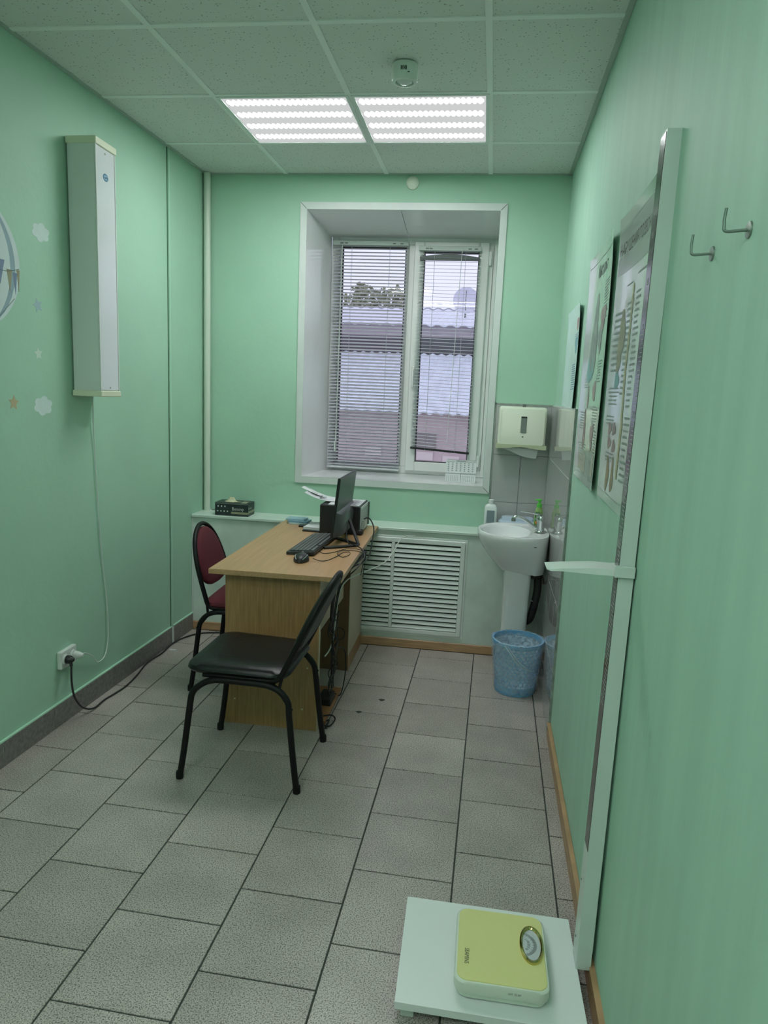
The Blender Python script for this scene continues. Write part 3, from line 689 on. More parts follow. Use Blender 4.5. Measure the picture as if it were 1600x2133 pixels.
# keyboard
kb = thing('keyboard', (.93, -.87, DT), 'black wired keyboard lying on the desk beside the mouse', 'keyboard', None, -.04)
bm = NB(); rings = []
for z, s in ((.0, .0), (.010, .0), (.014, .004)): rings.append([(x*(1-s*4), y*(1-s*1.2), z+(x+.07)*.06) for x, y in rrect(0, 0, .070, .235, .008)])
loft(bm, rings); obj('keyboard_base', bm, M_black, kb, False, True)
bm = NB()
for i in range(6):
    for j in range(21):
        if (i == 0 and j in (1, 15)) or j in (15, 19) and i < 0: continue
        if i == 5 and j in (4, 5, 6, 7, 8): continue
        yy = .222-j*.0212-(.006 if j > 14 else 0)*0; xx = .052-i*.0195-(.004 if i > 0 else 0)+.002
        z0 = .012+(xx+.07)*.06
        box(bm, xx-.0082, xx+.0082, yy-.0092, yy+.0092, z0, z0+.0075, .0012)
box(bm, -.055, -.039, .03, .14, .0135, .021, .0012)
tag(obj('keys', bm, mat('key_black', (.095, .10, .102), .4), kb, False, True), kind='stuff')
# mouse
ms_ = thing('computer_mouse', (.955, -1.205, DT), 'black computer mouse with a silver stripe at the near end of the keyboard', 'mouse', None, 1.62)
bm = NB(); rings = []
for z, k, dx in ((0, .96, 0), (.006, 1.0, 0), (.014, .98, 0), (.024, .86, .002), (.032, .62, .005), (.036, .3, .006)):
    rings.append([(dx+x*k, y*k*(1-.10*math.cos(math.atan2(y, x)*2)), z) for x, y in [(.056*math.cos(a), .034*math.sin(a)) for a in [2*PI*i/24 for i in range(24)]]])
loft(bm, rings); mo = obj('mouse_body', bm, M_black, ms_, True, True)
bm = NB()
for s in (-1, 1): tube(bm, smooth_path([(.050, .010*s, .020), (.02, .026*s, .0275), (-.02, .026*s, .0275), (-.048, .015*s, .0175)], 5), .0018, 6)
obj('silver_stripe', bm, mat('silver_trim', (.45, .47, .46), .3, .8), ms_, True, True)
bm = NB(); lathe(bm, [(.009, -.004), (.010, 0), (.009, .004)], (.03, 0, .031), 12, axis='y'); obj('scroll_wheel', bm, M_grey, ms_, True, True)
# cables on the desk
def cable(name, pts, rad, m, label, cat='cable', n=7):
    bm = NB(); tube(bm, smooth_path(pts, n), rad, 6); return tag(obj(name, bm, m, None, True), label, cat)
Z = DT+.0025
cable('mouse_cable', [(1.006, -1.19, Z+.010), (1.04, -1.185, Z), (1.07, -1.165, Z), (1.095, -1.08, Z), (1.11, -1.0, Z+.002), (1.14, -.98, Z+.004), (1.15, -1.03, Z+.002), (1.125, -1.08, Z), (1.09, -1.03, Z+.004), (1.10, -.955, Z+.003), (1.14, -.93, Z), (1.186, -.95, Z+.002), (1.2105, -.96, .735), (1.2, -.97, .64)], .0018, M_black, 'thin black mouse cable looping across the desk')
cable('keyboard_cable', [(.998, -1.02, Z+.006), (1.02, -1.03, Z), (1.06, -1.0, Z), (1.10, -.93, Z+.003), (1.13, -.90, Z+.003), (1.184, -.905, Z+.002), (1.2105, -.91, .735), (1.205, -.93, .62)], .0018, M_black, 'thin black keyboard cable running to the desk edge')
cable('power_cable', [(1.128, -.50, .84), (1.16, -.50, .845), (1.195, -.55, .80), (1.207, -.68, .74), (1.212, -.80, .70), (1.20, -.93, .695), (1.165, -1.05, .69), (1.12, -1.13, .60), (1.105, -1.16, .35), (1.10, -1.12, .09)], .0038, M_black, 'black power cable hanging from the printer over the desk edge')
cable('monitor_cable', [(1.07, -.66, .84), (1.078, -.74, .79), (1.105, -.80, Z+.004), (1.14, -.84, Z+.010), (1.19, -.90, Z+.004), (1.2125, -.95, .730), (1.19, -1.03, .69), (1.13, -1.11, .62), (1.11, -1.15, .45)], .0032, M_black, 'black monitor cable drooping behind the computer stand')
cable('bundled_cable', [(1.19, -.78, .715), (1.185, -.90, .712), (1.175, -1.02, .710), (1.155, -1.14, .708), (1.12, -1.15, .66), (1.105, -1.17, .56), (1.10, -1.17, .46)], .009, M_blackm, 'thick black cable bundle under the right desk edge')
bm = NB()
bar(bm, (1.03, -.90, Z+.003), (1.075, -.865, Z+.003), .007, .005); tag(obj('pen', bm, M_black, None), 'short dark pen with an orange tip lying by the computer stand', 'pen')
pn = bpy.data.objects['pen']; bm = NB(); bar(bm, (1.072, -.868, Z+.0045), (1.092, -.852, Z+.0045), .009, .008); obj('orange_cap', bm, mat('orange_plastic', (.75, .22, .03), .4), pn)
# printer
pr = thing('printer', (1.0, -.40, DT), 'black boxy printer with papers on top at the far end of the desk', 'printer')
bm = NB(); box(bm, .884, 1.112, -.535, -.265, DT+.006, .912, .006, 2); obj('printer_body', bm, M_black, pr)
bm = NB()
for x, y in ((.90, -.52), (1.09, -.52), (.90, -.28), (1.09, -.28)): box(bm, x-.01, x+.01, y-.01, y+.01, DT, DT+.007)
obj('foot', bm, M_blackm, pr)
bm = NB(); box(bm, 1.112, 1.116, -.520, -.275, DT+.012, .905, .001); rp_ = obj('rear_plate', bm, mat('rear_plate_grey', (.62, .66, .64), .45), pr)
bm = NB()
for i in range(14):
    for j in range(5):
        if i > 3: box(bm, 1.116, 1.1165, -.51+j*.046, -.478+j*.046, .770+i*.0088, .7735+i*.0088)
for a in range(3): tube(bm, [(1.1165, -.46+.022*(a+1)*math.cos(t_), .79+.008*(a+1)*math.sin(t_)) for t_ in [2*PI*k/20 for k in range(20)]], .0012, 4, closed=True)
tag(obj('vent_slots', bm, mat('slot_grey', (.16, .18, .17), .7), rp_), kind='stuff')
bm = NB(); box(bm, 1.116, 1.124, -.285, -.265, DT+.02, .905, .002); obj('side_edge', bm, mat('dark_green_grey_cover', (.05, .06, .05), .4), pr)
bm = NB(); box(bm, 1.100, 1.128, -.535, -.49, DT+.002, DT+.03, .004); obj('power_inlet', bm, M_blackm, pr)
bm = NB(); box(bm, .93, 1.105, -.53, -.30, .912, .916); lb = obj('top_sheet', bm, M_paper, pr)
bm = NB()
for i in range(12): box(bm, 1.02, 1.095-.01*(i % 3), -.52+i*.016, -.513+i*.016, .9162, .9166)
tag(obj('printed_lines', bm, mat('mauve_print', (.35, .28, .36), .7), lb), kind='stuff')
def sheet(name, label, pts, wy0, wy1, m, cat='paper'):
    bm = NB(); n = len(pts); P_ = smooth_path([(x, 0, z) for x, z in pts], 4)
    loft(bm, [[(p.x, wy0, p.z), (p.x, wy1, p.z), (p.x, wy1, p.z+.0012), (p.x, wy0, p.z+.0012)] for p in P_]); return tag(obj(name, bm, m, None, True), label, cat)
s1 = sheet('paper_sheet', 'printed sheet curving off the left of the printer, the lower one', [(.960, .920), (.90, .922), (.84, .935), (.775, .962)], -.46, -.30, M_paper)
bm = NB()
for i in range(5): box(bm, .862+.007*i, .866+.007*i, -.45+.006*i, -.40, .9335, .9345)
for i in range(3): box(bm, .80+.012*i, .806+.012*i, -.42, -.36, .9565-.004*i, .9575-.004*i)
obj('print_block', bm, M_print, s1)
s2 = sheet('paper_sheet', 'narrow printed sheet sticking out highest above the printer', [(.86, .938), (.80, .958), (.742, .982)], -.40, -.335, M_paper)
# papers left
def slab(name, label, cx, cy, hx, hy, z0, z1, rz, m, cat='paper'):
    bm = NB(); box(bm, -hx, hx, -hy, hy, z0, z1, .001, M=Matrix.Translation((cx, cy, 0)) @ Matrix.Rotation(rz, 4, 'Z')); return tag(obj(name, bm, m, None), label, cat)
slab('tablet', 'black tablet beneath the stack of white paper at the printer', .865, -.455, .075, .075, DT, DT+.008, -.1, M_black, 'tablet')
slab('paper_stack', 'thick stack of white paper left of the printer', .862, -.43, .07, .08, DT+.008, DT+.024, -.12, M_paper)
slab('mobile_phone', 'small black phone below the blue booklets at the desk end', .765, -.385, .035, .022, DT, DT+.010, .1, M_black, 'phone')
blue = mat('blue_booklet', (.20, .38, .50), .5); 
slab('booklet', 'pale booklet in the stack by the window shelf, undermost', .715, -.300, .062, .04, DT, DT+.009, .05, mat('pale_cover', (.5, .62, .62), .5), 'booklet')
slab('booklet', 'blue booklet in the middle of the stack by the window shelf', .708, -.290, .06, .045, DT+.009, DT+.020, -.08, blue, 'booklet')
slab('booklet', 'light blue booklet topmost of the stack by the window shelf', .690, -.285, .058, .04, DT+.020, DT+.030, -.02, mat('light_blue_booklet', (.33, .52, .60), .5), 'booklet')

# glove box on the shelf
gb = thing('glove_box', (.245, -.125, BT), 'dark glove dispenser box with a yellowish glove poking out on the shelf', 'box')
gz = BT+.082
bm = NB(); box(bm, .138, .352, -.185, -.062, BT, gz, .0015); obj('carton', bm, mat('dark_carton', (.022, .032, .034), .4, var=.2, scale=30), gb)
bm = NB(); put_text(bm, 'Benovy', .030, lambda a, b_: (.247+a, -.1856, BT+.036+b_), fit=.078); obj('brand_print', bm, mat('white_print', (.6, .65, .62), .6), gb)
bm = NB(); put_text(bm, 'Benovy', .020, lambda a, b_: (.3526, -.178+a, BT+.044+b_), fit=.06)
for i in range(3): box(bm, .155+i*.022, .163+i*.022, -.1856, -.185, BT+.054, BT+.063)
for i in range(4): box(bm, .152+i*.021, .160+i*.021, -.1856, -.185, BT+.024, BT+.032)
obj('small_print', bm, mat('white_print', (.6, .65, .62), .6), gb)
bm = NB(); box(bm, .243, .352, -.1857, -.185, BT+.014, BT+.027); box(bm, .352, .3527, -.183, -.067, BT+.018, BT+.033); box(bm, .30, .335, -.18, -.10, gz, gz+.0006); obj('gold_band', bm, mat('gold_print', (.30, .31, .20), .5), gb)
bm = NB(); box(bm, .138, .352, -.1857, -.185, gz-.007, gz-.004); obj('edge_stripe', bm, mat('stripe_grey', (.25, .28, .26), .5), gb)
bm = NB(); lathe(bm, [(.040, 0), (.026, .006), (.018, .016), (.016, .026), (.010, .0275)], (.225, -.125, gz), 12, sx=1.15, sy=.6)
for v in bm.verts: v.co += Vector((noise.noise(v.co*60)*.004, noise.noise(v.co*70)*.004, noise.noise(v.co*50)*.003 if v.co.z > gz+.001 else 0))
obj('glove', bm, mat('latex_yellow', (.62, .62, .42), .6), gb, True)
bm = NB(); lathe(bm, [(.045, 0), (.042, .0015)], (.235, -.125, gz), 20, sx=1.2, sy=.5); obj('opening', bm, mat('carton_brown', (.25, .25, .15), .8), gb)

# ================================================================== UV LAMP BOX ON LEFT WALL
uv = thing('bactericidal_lamp', (-.0, -1.32, 1.475), 'tall white boxy air sterilizer lamp mounted on the left wall', 'wall unit')
M_uvs = mat('uv_side_grey', (.62, .68, .64), .4); M_uvf = mat('uv_front_white', (.66, .70, .72), .16, .0, coat=.3)
y0, y1, zb, zt = -1.405, -1.238, 1.472, 2.543; X0 = xl(-1.32)+.006; X1 = .086
bm = NB(); box(bm, X0, X1-.004, y0+.003, y1-.003, zb+.02, zt-.02, .002); obj('housing', bm, M_uvs, uv)
bm = NB(); box(bm, X1-.004, X1, y0+.010, y1-.010, zb+.030, zt-.030, .001); obj('front_cover', bm, M_uvf, uv)
bm = NB(); box(bm, X1-.004, X1+.002, y0+.002, y0+.009, zb+.022, zt-.025, .001); box(bm, X1-.004, X1+.002, y1-.009, y1-.002, zb+.022, zt-.025, .001); obj('edge_rail', bm, M_white, uv)
for a, b_ in ((zb, zb+.026), (zt-.030, zt)):
    bm = NB(); box(bm, X0-.004, X1+.006, y0-.003, y1+.003, a, b_, .003); obj('end_cap', bm, mat('yellowed_cap', (.66, .70, .53), .45), uv)
bm = NB(); lathe(bm, [(.022, 0), (.021, .0008)], (X1, -1.322, 2.40), 28, axis='x', sx=1.0, sy=.72); bd = obj('badge', bm, mat('blue_badge', (.05, .17, .30), .35), uv)
bm = NB(); lathe(bm, [(.017, .0009), (.0165, .0012)], (X1, -1.322, 2.40), 28, axis='x', sx=1.0, sy=.62); obj('badge_centre', bm, mat('badge_light', (.22, .40, .52), .4), bd)
bm = NB(); box(bm, X1+.0012, X1+.0016, -1.334, -1.306, 2.397, 2.400); tube(bm, [(X1+.0014, -1.328, 2.396), (X1+.0014, -1.314, 2.405)], .001, 5); obj('badge_mark', bm, mat('badge_navy', (.01, .03, .09), .4), bd)
for z in (2.495, 1.512):
    bm = NB(); lathe(bm, [(.005, 0), (.004, .0015)], (X1, -1.322, z), 12, axis='x'); obj('screw', bm, M_steel, uv, True)
WC = mat('white_cable', (.55, .66, .60), .45)
cable('lamp_cable', [(xl(-1.26)+.03, -1.300, 1.474), (xl(-1.21)+.008, -1.26, 1.30), (xl(-1.19)+.006, -1.245, 1.05), (xl(-1.19)+.006, -1.215, .70), (xl(-1.185)+.008, -1.185, .48), (xl(-1.18)+.012, -1.185, .30), (xl(-1.2)+.015, -1.22, .205), (xl(-1.3)+.018, -1.29, .19), (xl(-1.35)+.026, -1.35, .245), (xl(-1.4)+.033, -1.42, .285), (xl(-1.46)+.036, -1.462, .290)], .0032, WC, 'thin white cable hanging from the wall lamp to the socket')
# socket
ya, yb2 = -1.583, -1.460; so = thing('wall_socket', (xl(-1.52), -1.52, .29), 'white double wall socket low on the left wall', 'socket')
bm = NB(); box(bm, xl(-1.52)-.001, xl(-1.52)+.022, ya, yb2, .262, .345, .006, 2); obj('plate', bm, M_white, so)
for yy in (-1.552, -1.490):
    bm = NB(); lathe(bm, [(.024, 0), (.024, .006), (.019, .007), (.018, .002)], (xl(-1.52)+.0215, yy, .303), 20, axis='x'); obj('socket_ring', bm, M_white, so, True)
bm = NB(); lathe(bm, [(.018, 0), (.017, .02), (.012, .035), (.006, .045)], (xl(-1.52)+.025, -1.487, .303), 14, axis='x'); tag(obj('white_plug', bm, M_white, None, True), 'white plug in the right hole of the wall socket', 'plug')
bm = NB(); lathe(bm, [(.019, 0), (.019, .018), (.012, .03), (.006, .036)], (xl(-1.52)+.025, -1.549, .303), 14, axis='x'); tube(bm, [(xl(-1.52)+.045, -1.549, .303), (xl(-1.52)+.052, -1.556, .275)], .007, 8); tag(obj('black_plug', bm, M_black, None, True), 'black plug in the left hole of the wall socket', 'plug')
cable('extension_cable', [(xl(-1.52)+.052, -1.556, .278), (.0, -1.560, .20), (.0, -1.54, .12), (.006, -1.49, .05), (.014, -1.41, .010), (.01, -1.30, .0055), (.030, -1.15, .0055), (.020, -1.0, .0055), (-.008, -.82, .0055), (.005, -.66, .0055), (-.003, -.50, .0055), (.025, -.38, .0055), (.09, -.29, .0055), (.22, -.245, .0055), (.40, -.235, .0055), (.56, -.32, .0055), (.62, -.55, .0055), (.60, -.95, .0055), (.62, -1.10, .0055), (.70, -1.18, .0055)], .0045, M_black, 'black cable running from the wall socket along the left skirting', n=8)

# ================================================================== WALL DECALS
def decal(name, label, pts, m, eps=.0007, cat='wall sticker', parent=None):
    bm = NB(); loft(bm, [[(xl(y)+e, y, z) for y, z in pts] for e in (.0, eps)]); o = obj(name, bm, m, parent)
    if parent is None: tag(o, label, cat)
    return o
M_cl = mat('cloud_sticker', (.62, .74, .72), .6, var=.05, scale=20); M_st = mat('star_sticker_pale', (.58, .72, .62), .6); M_so = mat('star_sticker_tan', (.50, .42, .26), .6)
def cloud(cy, cz, s, label):
    pts = []
    for k in range(60):
        a = 2*PI*k/60; rr_ = .88+.26*abs(math.sin(3*a+.5)); pts.append((cy+s*rr_*math.cos(a), cz+s*.66*rr_*math.sin(a)))
    decal('cloud_sticker', label, pts, M_cl)
cloud(-1.581, 2.120, .050, 'pale cloud sticker on the left wall above the stars, the upper cloud')
cloud(-1.606, 1.430, .054, 'pale cloud sticker on the left wall, the lower cloud beside the tan star')
def star(cy, cz, s, label, m, rot=0):
    decal('star_sticker', label, [(cy+(s if k % 2 == 0 else s*.5)*math.cos(PI/2+rot+k*PI/5), cz+(s if k % 2 == 0 else s*.5)*math.sin(PI/2+rot+k*PI/5)) for k in range(10)], m)
star(-1.617, 1.832, .030, 'small pale blue star sticker under the upper cloud', mat('star_blue', (.36, .50, .54), .6), .3)
star(-1.625, 1.640, .028, 'small cream star sticker midway between the two clouds', M_st, .1)
star(-1.785, 1.444, .030, 'tan star sticker left of the lower cloud', M_so, -.1)
star(-1.868, 2.232, .045, 'grey blue star sticker cut by the left photo edge, above the balloon', mat('star_greyblue', (.20, .26, .34), .6), .2)
star(-1.925, 1.195, .045, 'grey blue star sticker cut by the left photo edge, lowest on the wall', mat('star_greyblue', (.20, .26, .34), .6), .1)
bal = thing('balloon_sticker', (xl(-2), -2.0, 1.6), 'large pale hot air balloon sticker with bunting on the left wall', 'wall sticker')
cyb, czb, ra, rb = -1.985, 1.955, .268, .245
def bpt(k, a): return (cyb+ra*k*math.cos(a), czb+rb*math.sin(a)*(1 if math.sin(a) > 0 else 1.0))
M_b1 = mat('balloon_white', (.60, .70, .70), .6, var=.05, scale=6); M_b2 = mat('balloon_blue', (.27, .38, .44), .6, var=.1, scale=8)
decal('balloon_envelope', None, [bpt(1, 2*PI*k/48) for k in range(48)], M_b1, parent=bal)
for k0, k1 in ((-.90, -.80), (.80, .90), (-.25, .05), (.35, .40)):
    pts = [bpt(k0, -PI/2+PI*i/20) if k0 >= 0 or True else None for i in range(21)]
    pts = [(cyb+ra*k0*math.cos(a), czb+rb*math.sin(a)*.99) for a in [-PI/2+PI*i/20 for i in range(21)]]+[(cyb+ra*k1*math.cos(a), czb+rb*math.sin(a)*.99) for a in [PI/2-PI*i/20 for i in range(1, 20)]]
    decal('balloon_stripe', None, pts, M_b2, .0010, parent=bal)
for i, (y, z, w) in enumerate(((-1.728, 1.93, .018), (-1.747, 1.917, .024), (-1.778, 1.925, .030), (-1.83, 1.955, .055), (-1.90, 1.93, .055), (-1.97, 1.92, .055), (-2.04, 1.93, .055), (-2.11, 1.945, .055))):
    decal('bunting_flag', None, [(y-w/2, z+.02), (y+w/2, z+.02), (y, z-.055-w*.3)], [mat('flag_tan', (.30, .29, .18), .6), mat('flag_blue', (.17, .24, .36), .6)][i % 2], .0014, parent=bal)
bm = NB()
for a, b_ in ((-1.755, -1.92), (-2.2, -2.04)):
    tube(bm, [(xl(a)+.0008, a, 1.84), (xl(b_)+.0008, b_, 1.70 if True else 0)], .0012, 4)
for k in range(12):
    a0 = -1.722-.035*k; tube(bm, [(xl(a0)+.0014, a0, 1.955-.02*math.sin(k*.6)), (xl(a0-.035)+.0014, a0-.035, 1.955-.02*math.sin(k*.6+.6))], .001, 4)
obj('balloon_rope', bm, mat('rope_print', (.12, .16, .15), .7), bal)
decal('balloon_basket', None, [(-1.86, 1.70), (-2.08, 1.70), (-2.05, 1.56), (-1.875, 1.56)], mat('basket_tan', (.26, .22, .11), .7, var=.3, scale=40), .001, parent=bal)
decal('basket_rim', None, [(-1.85, 1.715), (-2.09, 1.715), (-2.09, 1.70), (-1.85, 1.70)], mat('basket_brown', (.15, .12, .07), .7), .0014, parent=bal)

# ================================================================== RIGHT WALL POSTERS
class Poster:
    def __init__(s, name, label, ya, yb, z0, z1, lift, m, cat='poster', far=.012):
        s.far = far
        s.ya, s.yb, s.z0, s.z1, s.lift = ya, yb, z0, z1, lift
        s.t = thing(name, (xr((ya+yb)/2), (ya+yb)/2, z0), label, cat)
        bm = NB(); N, M_ = 24, 16; g0 = [[bm.verts.new(Vector(s.p(i/N, j/M_, 0))) for j in range(M_+1)] for i in range(N+1)]; g1 = [[bm.verts.new(Vector(s.p(i/N, j/M_, -.0008))) for j in range(M_+1)] for i in range(N+1)]
        for i in range(N):
            for j in range(M_):
                bm.faces.new((g0[i][j], g0[i+1][j], g0[i+1][j+1], g0[i][j+1])); bm.faces.new((g1[i][j], g1[i][j+1], g1[i+1][j+1], g1[i+1][j]))
        for i in range(N):
            bm.faces.new((g0[i][0], g1[i][0], g1[i+1][0], g0[i+1][0])); bm.faces.new((g0[i][M_], g0[i+1][M_], g1[i+1][M_], g1[i][M_]))
        for j in range(M_):
            bm.faces.new((g0[0][j], g0[0][j+1], g1[0][j+1], g1[0][j])); bm.faces.new((g0[N][j], g1[N][j], g1[N][j+1], g0[N][j+1]))
        s.o = obj('sheet', bm, m, s.t, True)
    def p(s, a, b, e):     # a: 0 far..1 near (towards the camera), b: 0 bottom..1 top
        y = s.ya+(s.yb-s.ya)*a; z = s.z0+(s.z1-s.z0)*b
        d = .0035+s.lift*(max(0, a-.55)/.45)**2*(1-.25*math.sin(PI*b))+s.far*(max(0, .35-a)/.35)**2+.004*max(0, b-.9)/.1
        return (xr(y)-d-e, y, z-.012*math.sin(PI*a)*(1 if b < .5 else -1)*abs(2*b-1)**3)
    def patch(s, name, items, m, stuff=False):
        """items: rectangles (a0,a1,b0,b1) or polygons [(a,b)...]"""
        if not stuff and len(items) > 1:
            for it in items: s.patch(name, [it], m)
            return
        bm = NB()
        for it in items:
            if isinstance(it[0], (int, float)):
                a0, a1, b0, b1 = it; n = max(1, int(abs(a1-a0)*20)); mm = max(1, int(abs(b1-b0)*14))
                gv = [[bm.verts.new(Vector(s.p(a0+(a1-a0)*i/n, b0+(b1-b0)*j/mm, .0006))) for j in range(mm+1)] for i in range(n+1)]
                for i in range(n):
                    for j in range(mm): bm.faces.new((gv[i][j], gv[i+1][j], gv[i+1][j+1], gv[i][j+1]))
            else: bm.faces.new([bm.verts.new(Vector(s.p(a, b, .0009))) for a, b in it])
        o = obj(name, bm, m, s.t)
        if stuff: o['kind'] = 'stuff'
        return o
    def text(s, body, a0, b0, wa, hb, m):
        W = abs(s.yb-s.ya); Hh = s.z1-s.z0
        bm = NB(); put_text(bm, body, hb*Hh*1.38, lambda x, y: s.p(a0+x/W, b0+y/Hh, .0009), fit=wa*W); return obj('title_print', bm, m, s.t)
M_lam = mat('laminated_chart', (.52, .64, .55), .16, coat=.6, var=.02); M_tx = mat('chart_text', (.24, .31, .27), .5)
def tlines(a0, a1, b0, n, pitch, r_=.35):
    return [(a0, a0+(a1-a0)*random.uniform(1-r_, 1), b0-i*pitch, b0-i*pitch+pitch*.38) for i in range(n)]
def blob(a, b, ra, rb, n=16, w=.2, rot=0):
    o_ = []
    for k in range(n):
        t_ = 2*PI*k/n; q = 1+w*math.sin(3*t_+a*9); o_.append((a+ra*q*math.cos(t_)+rot*rb*math.sin(t_), b+rb*q*math.sin(t_)))
    return o_
p1 = Poster('medical_poster', 'laminated medical wall chart headed with a stroke title, nearer the washbasin', -1.365, -1.915, 1.246, 2.085, .014, M_lam)
p1.text('Инсульт', .30, .885, .42, .052, M_print)
p1.patch('text_lines', tlines(.66, .93, .84, 13, .0125)+tlines(.12, .30, .475, 6, .012)+tlines(.62, .85, .52, 8, .012)+tlines(.08, .3, .30, 7, .012)+tlines(.55, .85, .33, 9, .012)+tlines(.75, .95, .23, 10, .012)+tlines(.1, .4, .16, 7, .012)+tlines(.5, .72, .86, 0, .01), M_tx, True)
p1.patch('anatomy_drawing', [blob(.36, .62, .13, .17, rot=.1), blob(.62, .62, .09, .06)], mat('anatomy_grey', (.26, .33, .28), .4, var=.3, scale=14))
p1.patch('anatomy_drawing', [blob(.30, .52, .12, .09)], mat('anatomy_teal', (.17, .40, .38), .4, var=.15, scale=12))
p1.patch('anatomy_drawing', [blob(.30, .37, .03, .05), blob(.56, .40, .07, .04), blob(.25, .22, .045, .09), blob(.62, .21, .08, .055), blob(.70, .70, .12, .05)], mat('anatomy_rose', (.34, .27, .24), .4, var=.3, scale=18))
p1.patch('caption_block', [(.12, .42, .045, .12), (.74, .9, .05, .14)], mat('caption_tan', (.40, .42, .32), .4))
p1.patch('border_line', [(.02, .985, .955, .9575), (.02, .985, .03, .032)], M_tx)
p2 = Poster('medical_poster', 'laminated medical wall chart on posture half hidden behind the height pole', -2.035, -2.600, 1.250, 2.085, .014, M_lam)
p2.text('НАРУШЕНИЯ ПОЗВОНОЧНИКА', .03, .865, .94, .04, M_print)
p2.patch('title_field', [(.02, .98, .80, .862), (.02, .98, .90, .95)], mat('chart_grey_field', (.36, .42, .38), .2))
p2.patch('text_lines', tlines(.05, .2, .66, 10, .022)+tlines(.30, .46, .68, 16, .02)+tlines(.5, .62, .70, 20, .019)+tlines(.06, .3, .40, 5, .014)+tlines(.06, .28, .30, 3, .013)+tlines(.1, .3, .17, 3, .013)+tlines(.5, .64, .3, 11, .02)+[(.25, .4, .745, .75), (.5, .68, .76, .766)], M_tx, True)
p2.patch('anatomy_drawing', [blob(.22, .58, .07, .085, rot=.15), blob(.20, .50, .045, .05)], mat('anatomy_olive', (.27, .29, .16), .4, var=.3, scale=18))
p2.patch('spine_drawing', [[(.40, .74), (.435, .74), (.44, .60), (.42, .45), (.46, .28), (.44, .10), (.40, .10), (.41, .28), (.375, .45), (.40, .60)]], mat('spine_yellow', (.40, .40, .20), .4, var=.2, scale=30))
p2.patch('anatomy_drawing', [blob(.2, .43, .05, .03)], mat('anatomy_teal', (.17, .40, .38), .4))
p2.patch('anatomy_drawing', [blob(.15, .26, .04, .022), blob(.25, .26, .04, .022), blob(.16, .21, .04, .022), blob(.27, .20, .04, .022)], mat('anatomy_rose', (.34, .27, .24), .4))
p2.patch('anatomy_drawing', [blob(.18, .10, .035, .06), blob(.30, .10, .035, .06)], mat('anatomy_brown', (.28, .24, .13), .4, var=.3, scale=18))
p2.patch('border_line', [(.02, .985, .955, .9575), (.02, .985, .03, .032)], M_tx)
p3 = Poster('wall_notice', 'narrow notice in a clear pocket on the right wall above the tiles', -.62, -1.12, 1.515, 1.965, .014, mat('notice_sheet', (.55, .72, .70), .3, var=.1, scale=8), 'notice', far=.010)
p3.patch('text_lines', tlines(.5, .95, .42, 12, .022)+tlines(.55, .95, .72, 6, .02), mat('notice_print', (.13, .25, .36), .5), True)
p3.patch('notice_picture', [blob(.75, .82, .12, .06)], mat('notice_red', (.40, .22, .24), .5)); p3.patch('notice_picture', [blob(.74, .62, .16, .08)], mat('notice_blue', (.22, .42, .50), .5))
# hooks
def hook(y, z, label):
    t = thing('wall_hook', (xr(y), y, z), label, 'hook', 'metal coat hooks')
    X = xr(y)
    bm = NB(); tube(bm, smooth_path([(X, y, z), (X-.010, y+.004, z), (X-.026, y+.018, z+.001), (X-.031, y+.022, z+.004)], 4)+[Vector((X-.032, y+.0225, z+.018)), Vector((X-.031, y+.021, z+.036))], .0024, 8); obj('hook_arm', bm, mat('hook_metal', (.20, .27, .23), .4, .6), t, True)
    bm = NB(); lathe(bm, [(.0035, -.004), (.0125, -.003), (.013, 0.0)], (X, y, z), 16, axis='x'); obj('base_ring', bm, M_steel, t, True)
hook(-3.170, 1.812, 'upper small metal hook on the right wall, nearest the viewer')
hook(-2.985, 1.812, 'lower small metal hook on the right wall, nearer the height pole')

# ================================================================== HEIGHT MEASURE
st = thing('stadiometer', (1.86, -2.66, 0), 'white height measuring stand with pole and low footplate by the right wall', 'height measure')
M_st2 = mat('white_enamel', (.60, .69, .65), .38, var=.02)
bm = NB(); rings = []
pf = [(1.622, -2.457), (2.092, -2.463), (2.098, -2.84), (1.629, -2.834)]
loft(bm, [[(x, y, z) for x, y in pf] for z in (.040, .059)]); loft(bm, [[(x+(.001 if x < 1.9 else -.001), y, z) for x, y in pf] for z in (.059, .060)]); obj('footplate', bm, mat('white_laminate', (.72, .79, .77), .33), st)
for x, y in ((1.66, -2.80), (2.05, -2.80), (1.66, -2.50), (2.05, -2.50)):
    bm = NB(); box(bm, x-.017, x+.017, y-.012, y+.012, 0, .040, .002); obj('foot', bm, M_st2, st)
def pol(z): return (z-.05)*.006     # slight lean
def polebox(bm, x0, x1, ya, yb, z0, z1):
    loft(bm, [[(x0+pol(z)*1.5, ya+.00*z, z), (x1+pol(z), ya, z), (x1+pol(z), yb, z), (x0+pol(z)*1.5, yb, z)] for z in (z0, z1)])
bm = NB(); polebox(bm, 2.090, 2.1285, -2.645, -2.585, .060, 2.135); obj('pole', bm, M_st2, st)
bm = NB(); polebox(bm, 2.1285, 2.1405, -2.600, -2.57, .012, .33); tube(bm, [(2.134, -2.585, .33), (2.134, -2.585, .36)], .005, 6); obj('back_rail', bm, M_st2, st)
M_rul = mat('dark_scale_strip', (.07, .085, .075), .16, .5)
bm = NB()
def rl(y0_, y1_, za, zb_, e):
    loft(bm, [[(2.090+pol(z)*1.5-e, y0_, z), (2.090+pol(z)*1.5+.001, y0_, z), (2.090+pol(z)*1.5+.001, y1_, z), (2.090+pol(z)*1.5-e, y1_, z)] for z in (za, zb_)])
rl(-2.640, -2.590, .40, 2.13, .0012); ru = obj('measuring_scale', bm, M_rul, st)
bm = NB()
z = .80
while z < 1.72:
    rl(-2.638, -2.614 if int(round(z*100)) % 5 else -2.600, z, z+.0022, .0016); z += .01
